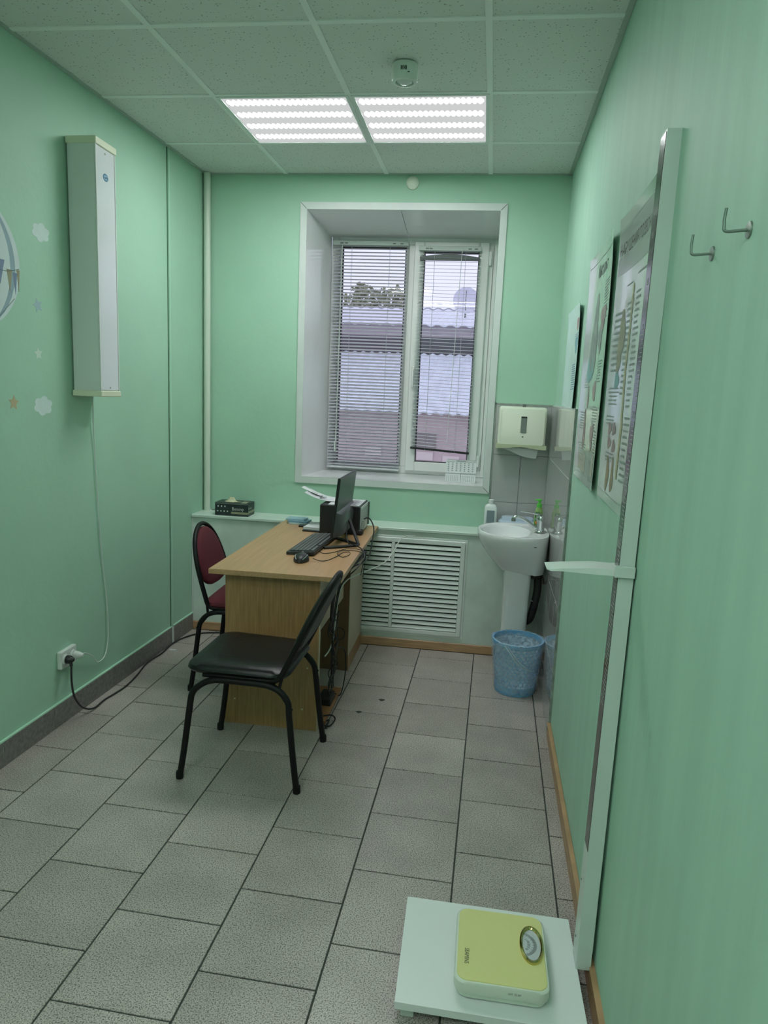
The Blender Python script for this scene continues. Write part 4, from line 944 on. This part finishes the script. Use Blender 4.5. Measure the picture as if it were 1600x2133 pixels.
tag(obj('scale_ticks', bm, mat('scale_tick', (.32, .36, .33), .4), ru), kind='stuff')
bm = NB()
for k in range(8, 20):
    zz = .10*k+.012
    put_text(bm, str(k*10), .022, lambda a, b_: (2.090+pol(zz)*1.5-.0018, -2.598-a*.9-.002, zz+b_), fit=.03)
obj('scale_numbers', bm, mat('scale_tick', (.32, .36, .33), .4), ru)
# sliding head
bm = NB()
top = smooth_path([(1.930, 1.1405, 0), (1.945, 1.1425, 0), (1.968, 1.1455, 0), (2.000, 1.148, 0), (2.045, 1.152, 0), (2.088, 1.151, 0)], 4)
outline = [(p.x, p.y) for p in top]+[(2.133, 1.154), (2.133, 1.123), (2.088, 1.123), (2.02, 1.124), (1.96, 1.1255), (1.940, 1.124)]
loft(bm, [[(x, y, z+(.013 if z < 1.13 else 0)-(.010 if 1.139 < z and x < 2.12 else 0)*0+.0) for x, z in outline] for y in (-2.650, -2.575)]); sl = obj('sliding_head', bm, mat('head_white', (.72, .80, .76), .35), st)
bm = NB(); box(bm, 2.088, 2.136, -2.656, -2.646, 1.133, 1.162, .002); obj('slider_clip', bm, M_st2, sl)
bm = NB(); lathe(bm, [(.006, 0), (.005, .006)], (2.136, -2.64, 1.139), 10, axis='x'); obj('knob', bm, M_black, sl)
bm = NB()
for z in (.30, .13): lathe(bm, [(.0035, 0), (.003, .0012)], (2.0905, -2.61, z), 8, axis='x')
for v in bm.verts: v.co.x -= .002
obj('screw', bm, M_grey, st)
# bathroom scale
bs = thing('bathroom_scale', (1.89, -2.668, .060), 'yellow green mechanical bathroom scale lying on the white footplate', 'scale')
def srect(sh, z, rd=.03): return [(x, y, z) for x, y in rrect(1.890, -2.668, .119-sh, .132-sh, rd)]
bm = NB(); loft(bm, [srect(.012, .064), srect(.006, .066), srect(.006, .078), srect(.001, .080), srect(.0, .084), srect(.0, .108), srect(.003, .112), srect(.006, .1125)]); obj('scale_body', bm, mat('scale_cream', (.66, .74, .64), .38), bs, True)
bm = NB(); loft(bm, [srect(.0065, .1115, .026), srect(.0065, .1135, .026), srect(.0075, .1145, .025)]); mt_ = obj('platform_mat', bm, mat('yellow_green_mat', (.68, .69, .29), .55, bump=.15, bscale=500), bs)
gc = (1.9705, -2.650)
bm = NB(); N = 40
rings = []
for a_, b_, z in ((.0315, .067, .1143), (.031, .066, .120), (.027, .061, .1225), (.024, .056, .120), (.0235, .054, .1165)):
    rings.append([(gc[0]+a_*math.cos(2*PI*k/N), gc[1]+b_*math.sin(2*PI*k/N), z) for k in range(N)])
loft(bm, rings, cap0=False, cap1=False); obj('gold_bezel', bm, mat('polished_gold', (.62, .52, .22), .16, 1.0), bs, True)
bm = NB(); loft(bm, [[(gc[0]+.0245*math.cos(2*PI*k/N), gc[1]+.0565*math.sin(2*PI*k/N), z) for k in range(N)] for z in (.1146, .1160)]); dl = obj('dial', bm, mat('dial_white', (.50, .56, .58), .25, coat=.6), bs)
bm = NB(); cx, cy = gc[0]-.030, gc[1]
for k in range(-24, 25):
    a = k*.052; r0, r1 = (.036 if k % 5 else .032), .044
    M = Matrix.Translation((cx, cy, .1162)) @ Matrix.Rotation(a, 4, 'Z')
    x_, y_ = cx+r1*math.cos(a), cy+r1*math.sin(a)
    if ((x_-gc[0])/.0235)**2+((y_-gc[1])/.055)**2 < 1: box(bm, r0, r1, -.0003, .0003, 0, .0002, M=M)
tag(obj('dial_ticks', bm, M_print, dl), kind='stuff')
bm = NB()
for s_, a in (('110', .62), ('120', 0.02), ('10', -.62)):
    M = Matrix.Translation((cx, cy, .1164)) @ Matrix.Rotation(a, 4, 'Z')
    put_text(bm, s_, .0105, lambda p, q: M @ Vector((.020+q, .008-p, 0)), fit=.015)
obj('dial_numbers', bm, M_print, dl)
bm = NB(); put_text(bm, 'SEAMINS', .0165, lambda a, b_: (1.796+b_, -2.690-a, .1149), fit=.052); obj('name_print', bm, M_print, bs)
bm = NB(); put_text(bm, 'UNIT: ЛЕ 009', .0085, lambda a, b_: (1.905+a, -2.668-.1322, .095+b_), fit=.032)
obj('small_print', bm, M_print, bs)
bm = NB()
for x in (1.80, 1.98):
    for y in (-2.775, -2.56): lathe(bm, [(.010, .060), (.012, .066)], (x, y, 0), 12)
obj('rubber_foot', bm, M_grey, bs)

# ================================================================== WASHBASIN
wb = thing('washbasin', (1.98, -.43, 0), 'white ceramic pedestal washbasin in the right back corner', 'washbasin')
XR = 2.155; XC = 1.975; YC = -.425
def bring(k, z, flat=1.0, dx=0.0):
    out = []; N = 48
    for i in range(N):
        a = 2*PI*i/N; c, s = math.cos(a), math.sin(a)
        e = .62 if c > 0 else .92
        x = math.copysign(abs(c)**e, c); y = math.copysign(abs(s)**(.62 if c > 0 else .92), s)
        xx = XC+dx+(.176 if c > 0 else .212)*x*(k if c < 0 else (k*.08+.92)); yy = YC+.232*y*(k if c < 0 else k+(1-k)*.45*min(1, c*2))*flat
        out.append((min(xx, XR), yy, z))
    return out
bm = NB()
prof = [(.36, .60), (.50, .635), (.68, .675), (.84, .72), (.95, .765), (.995, .795), (1.0, .812), (.985, .820), (.95, .8215), (.90, .817)]
rings = [bring(k, z) for k, z in prof]
def inner(kx, ky, z, dx=0):
    out = []; N = 48
    for i in range(N):
        a = 2*PI*i/N; out.append((1.925+dx+.135*kx*math.cos(a), YC+.19*ky*math.sin(a), z))
    return out
rings += [inner(1.0, 1.0, .812), inner(.95, .95, .795), inner(.85, .84, .745), inner(.65, .62, .70), inner(.30, .28, .685), inner(.10, .10, .683)]
loft(bm, rings); obj('basin', bm, M_ceramic, wb, True)
bm = NB(); loft(bm, [[(x, y, z) for x, y in rrect(1.998+.004*q, -.425, .070+.010*q, .082+.010*q, .03)] for z, q in ((0, .6), (.05, .2), (.30, 0), (.60, .3), (.66, .9))]); obj('pedestal', bm, M_ceramic, wb, True)
bm = NB(); box(bm, 2.06, 2.075, YC-.2335, YC-.232, .775, .778); obj('overflow_mark', bm, M_print, wb)
bm = NB(); 
put_text(bm, 'D', .016, lambda a, b_: (2.015+a, -.5082, .615+b_)); box(bm, 2.031, 2.039, -.5086, -.508, .620, .622); box(bm, 2.040, 2.044, -.5086, -.508, .618, .627); box(bm, 2.036, 2.044, -.5086, -.508, .625, .627); obj('maker_mark', bm, M_print, wb)
bm = NB(); tube(bm, smooth_path([(2.105, -.43, .655), (2.115, -.44, .50), (2.105, -.45, .42), (2.10, -.44, .38), (2.085, -.435, .32), (2.06, -.43, .30)], 5), .022, 10); dp = obj('drain_pipe', bm, M_blackm, wb, True)
bm = NB(); tube(bm, smooth_path([(2.13, -.40, .64), (2.125, -.44, .60), (2.14, -.46, .56), (2.145, -.44, .53)], 5), .006, 8); tube(bm, [(2.10, -.44, .60), (2.10, -.46, .56)], .026, 10); obj('supply_hose', bm, mat('rusty_hose', (.06, .045, .035), .6), wb, True)
bm = NB(); tube(bm, [(2.102, -.445, .432), (2.102, -.4455, .436)], .0235, 12); obj('pipe_clip', bm, M_line, dp)
# faucet
fa = thing('faucet', (2.105, -.43, .818), 'chrome mixer tap with a long spout on the washbasin', 'tap')
bm = NB(); lathe(bm, [(.030, 0), (.029, .006), (.022, .010), (.021, .055), (.024, .062), (.024, .082), (.017, .096), (.004, .100)], (2.105, -.43, .818), 20); obj('tap_body', bm, M_chrome, fa, True)
bm = NB(); tube(bm, smooth_path([(2.092, -.43, .836), (2.065, -.43, .850), (2.02, -.432, .882), (1.985, -.434, .897), (1.962, -.435, .895), (1.956, -.435, .882)], 5), [.011]*5+[.010]*12+[.009]*9 if False else .0095, 10); obj('spout', bm, M_chrome, fa, True)
bm = NB(); lathe(bm, [(.012, 0), (.012, .018)], (1.956, -.435, .871), 12); obj('aerator', bm, M_steel, fa, True)
bm = NB(); tube(bm, smooth_path([(2.105, -.43, .915), (2.08, -.432, .918), (2.04, -.436, .926), (1.99, -.44, .930)], 5), .0045, 8); obj('lever', bm, M_chrome, fa, True)
# bin
BC = (2.012, -.690); t = thing('waste_bin', (BC[0], BC[1], 0), 'blue lattice plastic waste bin with a translucent bag, below the washbasin', 'bin')
def br_(z): return .104+(.131-.104)*z/.285
bm = NB(); lathe(bm, [(.02, 0), (.105, 0), (.107, .004), (br_(.045), .045), (br_(.045)-.003, .045), (.103, .006), (.02, .004)], (BC[0], BC[1], 0), 40); obj('bin_base', bm, mat('blue_bin_plastic', (.18, .42, .66), .4), t, True); bm = NB(); lathe(bm, [(br_(.262), .262), (br_(.285)+.006, .270), (br_(.285)+.006, .287), (br_(.285)-.004, .287), (br_(.262)-.003, .262), (br_(.262), .262)], (BC[0], BC[1], 0), 40, False, False)
M_bin = mat('blue_bin_plastic', (.18, .42, .66), .4); obj('bin_rim', bm, M_bin, t, True)
bm = NB(); NC = 30; NR = 12; zlo, zhi = .043, .264; ph = (zhi-zlo)/NR
for rI in range(NR):
    for c in range(NC):
        ac = 2*PI*(c+(.5 if rI % 2 else 0))/NC; zc = zlo+ph*(rI+.5); da = PI/NC
        ov = []; iv = []
        for k in range(6):
            h = PI/6+k*PI/3; uu, vv = math.cos(h)/math.cos(PI/6)*1.0, math.sin(h)
            def pt(s_, z_sc=1.0):
                a = ac+da*math.cos(h)/math.cos(PI/6)*s_; z_ = min(zhi, max(zlo, zc+ph*.667*math.sin(h)*s_)); r_ = br_(z_); return Vector((BC[0]+r_*math.cos(a), BC[1]+r_*math.sin(a), z_))
            ov.append(bm.verts.new(pt(1.0))); iv.append(bm.verts.new(pt(.74)))
        for k in range(6):
            try: bm.faces.new((ov[k], ov[(k+1) % 6], iv[(k+1) % 6], iv[k]))
            except ValueError: pass
bmesh.ops.remove_doubles(bm, verts=bm.verts, dist=.0002)
tag(obj('bin_lattice', bm, M_bin, t), kind='stuff')
def crumple(bm, amp, sc):
    for v in bm.verts:
        d = Vector((v.co.x-BC[0], v.co.y-BC[1], 0)); 
        if d.length > .01: v.co += d.normalized()*noise.noise(Vector((v.co.x*sc, v.co.y*sc, v.co.z*sc*.5)))*amp
bm = NB(); pr_ = [(.05, .008), (.098, .010)]+[(br_(z)-.006, z) for z in (.03, .06, .1, .14, .18, .22, .26)]+[(br_(.285), .292), (br_(.285)+.010, .290), (br_(.285)+.011, .270), (br_(.2)+.011, .225), (br_(.15)+.010, .17), (br_(.1)+.009, .12), (br_(.05)+.008, .06), (br_(.02)+.008, .03), (.104, .006)]
lathe(bm, pr_[:9], (BC[0], BC[1], 0), 72, True, False); crumple(bm, .006, 32)
obj('bin_liner', bm, film_mat('liner_film', (.62, .78, .90), .62, .3, .3), t, True); bm = NB()
lathe(bm, pr_[8:], (BC[0], BC[1], 0), 72, False, False); crumple(bm, .010, 32)
for v in bm.verts: v.co.z = max(v.co.z, .002)
obj('bin_bag', bm, M_bag, t, True)
bm = NB(); 
for k in range(2):
    pts = [(BC[0]+(br_(z)+.014)*math.cos(a), BC[1]+(br_(z)+.014)*math.sin(a), z) for a, z in ((-2.1+k*.12, .285), (-1.85+k*.1, .24), (-1.6+k*.1, .20), (-1.3+k*.1, .17), (-1.0, .15))]
    tube(bm, smooth_path(pts, 5), .005-.001*k, 5)
obj('bag_fold', bm, film_mat('bag_fold_film', (.55, .72, .82), .6), t, True)
# towel dispenser
td = thing('towel_dispenser', (1.985, -.06, 1.25), 'cream paper towel dispenser on the tiles above the washbasin', 'dispenser')
bm = NB()
def tr(x0, x1, z0, z1, y): return [(x, y, z) for x, z in rrect((x0+x1)/2, (z0+z1)/2, (x1-x0)/2, (z1-z0)/2, .018)]
loft(bm, [tr(1.846, 2.124, 1.265, 1.492, -.009), tr(1.846, 2.124, 1.262, 1.492, -.075), tr(1.848, 2.122, 1.262, 1.490, -.098), tr(1.858, 2.112, 1.270, 1.480, -.108)]); obj('dispenser_cover', bm, mat('dispenser_cream', (.72, .77, .64), .3), td, True)
bm = NB(); pts = [(x, 1.246+.012*math.exp(-((x-1.985)/.07)**2)) for x in [1.84+.0145*i for i in range(21)]]
loft(bm, [[(x, y, z) for x, z in pts]+[(2.13, y, 1.272), (1.84, y, 1.272)] for y in (-.009, -.112)]); obj('lower_lip', bm, mat('dispenser_lip', (.48, .54, .36), .4), td)
bm = NB(); loft(bm, [[(x, y, z) for x, z in rrect(1.992, 1.388, .017, .048, .005)] for y in (-.1085, -.1100)]); wn = obj('level_window', bm, mat('window_grey', (.20, .24, .22), .2), td)
bm = NB(); box(bm, 1.975, 2.009, -.1108, -.1085, 1.428, 1.437); obj('window_shadow_bar', bm, M_print, wn)
bm = NB(); box(bm, 1.979, 1.999, -.085, -.06, 1.488, 1.508, .003); obj('key_latch', bm, M_grey, td)
bm = NB(); lathe(bm, [(.005, 0), (.004, .001)], (1.99, -.108, 1.318), 12, axis='y'); obj('lock', bm, M_grey, td)
bm = NB(); g0 = [(1.866, 1.247), (1.93, 1.228), (1.985, 1.205), (2.03, 1.196), (2.078, 1.192), (2.090, 1.25)]
loft(bm, [[(x, y+(z-1.25)*.25, z) for x, z in g0] for y in (-.062, -.063)]); tag(obj('paper_towel', bm, M_paper, None), 'white paper towel hanging out of the wall dispenser', 'paper towel')

# bottle
bo = thing('disinfectant_bottle', (1.835, -.11, BT), 'translucent white square bottle with a grey label on the shelf', 'bottle')
bm = NB(); loft(bm, [[(x, y, z) for x, y in rrect(1.835, -.11, .037-s, .030-s, .010)] for z, s in ((BT, .003), (BT+.004, 0), (BT+.145, 0), (BT+.160, .006), (BT+.166, .016))]); obj('bottle_body', bm, mat('milky_plastic', (.66, .74, .72), .3), bo, True)
bm = NB(); box(bm, 1.812, 1.858, -.1408, -.140, BT+.055, BT+.130); lbo = obj('label_patch', bm, mat('label_blue_grey', (.19, .26, .29), .5), bo)
bm = NB()
for i in range(9): box(bm, 1.815, 1.855-.004*(i % 3), -.1412, -.1408, BT+.060+i*.0075, BT+.062+i*.0075)
tag(obj('label_lines', bm, mat('label_line', (.28, .35, .38), .5), lbo), kind='stuff')
bm = NB()
for x in (1.822, 1.846): tube(bm, [(x+.007*math.cos(a), -.1405, BT+.042+.006*math.sin(a)) for a in [2*PI*k/14 for k in range(14)]], .0008, 4, closed=True); box(bm, x-.0015, x+.0015, -.1412, -.1402, BT+.039, BT+.045)
obj('hazard_marks', bm, M_print, bo)
bm = NB(); lathe(bm, [(.0165, 0), (.0165, .026), (.014, .028)], (1.835, -.11, BT+.164), 18); obj('cap', bm, mat('cap_white', (.66, .72, .70), .4), bo, True)
# blue container
bc = thing('plastic_container', (1.995, -.115, BT), 'pale blue lidded plastic container on the shelf behind the basin', 'container')
bm = NB(); loft(bm, [[(x, y, z) for x, y in rrect(1.995, -.115, .102-s, .060-s, .022)] for z, s in ((BT, .012), (BT+.06, .003))]); obj('container_body', bm, mat('container_blue', (.24, .36, .42), .3), bc, True)
bm = NB(); loft(bm, [[(x, y, z) for x, y in rrect(1.995, -.115, .112-s, .068-s, .026)] for z, s in ((BT+.06, .003), (BT+.061, 0), (BT+.072, 0), (BT+.076, .004), (BT+.080, .016), (BT+.094, .020), (BT+.097, .028))]); obj('lid', bm, mat('lid_blue', (.45, .56, .68), .3), bc, True)
# soap
sp = thing('soap_dispenser', (2.105, -.262, .8215), 'green liquid soap bottle with a bright green pump beside the tap', 'soap bottle')
bm = NB(); loft(bm, [[(x, y, z) for x, y in rrect(2.105, -.262, .026-s, .018-s*.6, .010, n=4)] for z, s in ((.8215, .001), (.828, 0), (.90, .003), (.925, .008), (.933, .016))]); obj('soap_body', bm, mat('soap_green', (.22, .38, .12), .3, var=.25, scale=60), sp, True)
bm = NB(); box(bm, 2.083, 2.112, -.2812, -.280, .832, .905); lg = obj('label_patch', bm, mat('soap_label', (.07, .20, .08), .4, var=.5, scale=80), sp)
bm = NB(); lathe(bm, [(.009, .0), (.008, .001)], (2.094, -.2812, .845), 14, axis='y'); obj('orange_fruit_print', bm, mat('orange_print', (.65, .25, .04), .5), lg)
bm = NB()
for i in range(5): box(bm, 2.086+.002*i, 2.104, -.2818, -.2812, .862+i*.008, .8655+i*.008)
obj('lettering', bm, mat('label_white', (.55, .65, .50), .5), lg)
M_pump = mat('bright_green_plastic', (.10, .50, .07), .35)
bm = NB(); lathe(bm, [(.015, 0), (.015, .018), (.008, .022), (.007, .034), (.012, .036), (.012, .044), (.008, .047)], (2.105, -.262, .932), 16); box(bm, 2.078, 2.107, -.267, -.257, .969, .977, .002); obj('pump_head', bm, M_pump, sp, True)

# calendar
ca = thing('desk_calendar', (1.635, .16, WZ0), 'small white spiral desk calendar standing on the window sill', 'calendar')
def cal(bm, x0, x1, z0, z1, e):
    def Y(z): return .135+(z-1.0)*.25-e
    loft(bm, [[(x0, Y(z0), z0), (x1, Y(z0), z0), (x1, Y(z0)+.0015, z0), (x0, Y(z0)+.0015, z0)], [(x0, Y(z1), z1), (x1, Y(z1), z1), (x1, Y(z1)+.0015, z1), (x0, Y(z1)+.0015, z1)]])
bm = NB(); cal(bm, 1.538, 1.732, WZ0+.058, 1.138, 0); obj('calendar_page', bm, M_paper, ca)
bm = NB(); cal(bm, 1.540, 1.634, WZ0+.001, WZ0+.055, .002); cal(bm, 1.637, 1.730, WZ0+.001, WZ0+.055, .002); obj('calendar_page', bm, M_paper, ca)
bm = NB(); loft(bm, [[(x, y, z) for x, y, z in ((1.54, .21, WZ0), (1.73, .21, WZ0), (1.73, .212, WZ0), (1.54, .212, WZ0))], [(x, y, z) for x, y, z in ((1.54, .17, 1.138), (1.73, .17, 1.138), (1.73, .172, 1.138), (1.54, .172, 1.138))]]); obj('back_leaf', bm, M_paper, ca)
bm = NB()
for i in range(7):
    for j in range(5): cal(bm, 1.552+i*.0255, 1.560+i*.0255, 1.068+j*.0115, 1.0735+j*.0115, .0012)
for h in range(2):
    for i in range(7):
        for j in range(5): cal(bm, 1.548+h*.097+i*.0115, 1.552+h*.097+i*.0115, 1.006+j*.0075, 1.0095+j*.0075, .0032)
cal(bm, 1.540, 1.730, 1.1245, 1.1262, .0012); cal(bm, 1.542, 1.632, 1.0495, 1.0505, .0032); cal(bm, 1.638, 1.728, 1.0495, 1.0505, .0032)
cal(bm, 1.605, 1.665, 1.129, 1.133, .0012)
tag(obj('date_print', bm, mat('calendar_print', (.22, .27, .27), .6), ca), kind='stuff')
bm = NB()
for i in range(24): tube(bm, [(1.546+i*.0078, .168+.005*math.cos(a), 1.138+.005*math.sin(a)) for a in [2*PI*k/8 for k in range(8)]], .0007, 4, closed=True)
tag(obj('spiral_binding', bm, M_steel, ca), kind='stuff')

# ceiling siren
sd = thing('fire_alarm_siren', (1.370, -1.40, H), 'white round fire alarm sounder hanging from the ceiling near the light panels', 'alarm')
bm = NB(); lathe(bm, [(.046, 0), (.050, -.004), (.050, -.060), (.048, -.064), (.036, -.066), (.034, -.052), (.010, -.050)], (1.370, -1.40, H), 36); obj('siren_body', bm, mat('siren_white', (.66, .72, .67), .35), sd, True)
bm = NB(); lathe(bm, [(.030, -.052), (.029, -.062), (.018, -.068), (.004, -.070)], (1.370, -1.40, H), 28); obj('siren_lens', bm, mat('siren_lens', (.62, .68, .66), .2), sd, True)
bm = NB()
for i, (a, h1) in enumerate(((-1.75, .016), (-1.68, .012), (-1.60, .016), (-1.50, .010), (-1.42, .016), (-1.35, .014))):
    x, y = 1.37+.0505*math.cos(a), -1.40+.0505*math.sin(a); box(bm, x-.0012, x+.0012, y-.0006, y+.0006, H-.030-h1/2, H-.030+h1/2)
box(bm, 1.386, 1.394, -1.4485, -1.4475, H-.046, H-.043)
obj('lettering', bm, M_print, sd)
sm = thing('wall_sensor', (1.262, 0, 2.74), 'small white round sensor on the back wall above the window', 'sensor')
bm = NB(); lathe(bm, [(.036, 0), (.036, .012), (.028, .022), (.010, .028), (.002, .0285)], (1.262, 0, 2.745), 28, axis='y'); obj('sensor_dome', bm, mat('sensor_white', (.76, .79, .68), .35), sm, True)

# white cable from the grille
cable('white_cable', [(1.397, BD-.006, .702), (1.36, BD-.02, .705), (1.315, BD-.04, .685), (1.280, -.28, .615), (1.238, -.38, .568), (1.180, -.55, .563), (1.150, -.75, .585), (1.125, -.95, .60), (1.11, -1.05, .56), (1.105, -1.10, .43), (1.100, -1.12, .35), (1.098, -1.18, .32), (1.09, -1.25, .31)], .0034, mat('white_cord', (.60, .66, .60), .4), 'thin white cable hanging from the radiator grille to under the desk', n=9)
# cable tangle under the desk
for k in range(6):
    pts = []; 
    for i in range(9):
        pts.append((1.105+random.uniform(-.014, .018), -1.15+random.uniform(-.06, .08), .50-.05*i+random.uniform(-.03, .03)))
    cable('tangled_cable', pts, .0028, M_black, 'black cable in the tangle hanging under the desk edge')['group'] = 'tangled black cables under the desk'
cable('loop_cable', [(1.12, -1.10, .30), (1.145, -1.04, .27), (1.15, -1.03, .15), (1.13, -1.03, .03), (1.10, -1.04, .036)], .003, M_black, 'black cable loop reaching the floor beside the footboard')
cable('floor_cable', [(1.095, -1.30, .036), (1.135, -1.27, .030), (1.150, -1.26, .006), (1.14, -1.33, .006), (1.115, -1.36, .02), (1.105, -1.33, .012), (1.13, -1.30, .02), (1.128, -1.36, .006)], .0035, M_black, 'short black cable curled on the floor at the desk corner')
bm = NB(); loft(bm, [[(x, y, z) for x, y in rrect(1.075, -1.12, .034-s, .060-s, .008)] for z, s in ((.030, 0), (.060, .002), (.068, .010))]); tag(obj('power_adapter', bm, M_blackm, None), 'black power adapter lying on the footboard under the desk', 'adapter')
# small white scrap by the wall joint, brown leaf chips
bm = NB(); box(bm, .02, .06, -.60, -.585, .0, .004); tag(obj('paper_scrap', bm, M_paper, None), 'tiny white scrap on the floor by the left skirting', 'scrap')
# tape on baseboard at the lower right
bm = NB(); y = -2.98; box(bm, xr(y)-.0165, xr(y)-.001, y-.012, y+.012, .001, .0745); tag(obj('tape_piece', bm, mat('brown_tape', (.42, .36, .10), .3), None), 'yellowish tape wrapped over the right wooden baseboard, at the lower photo edge', 'tape')
print('objects', len(bpy.data.objects))
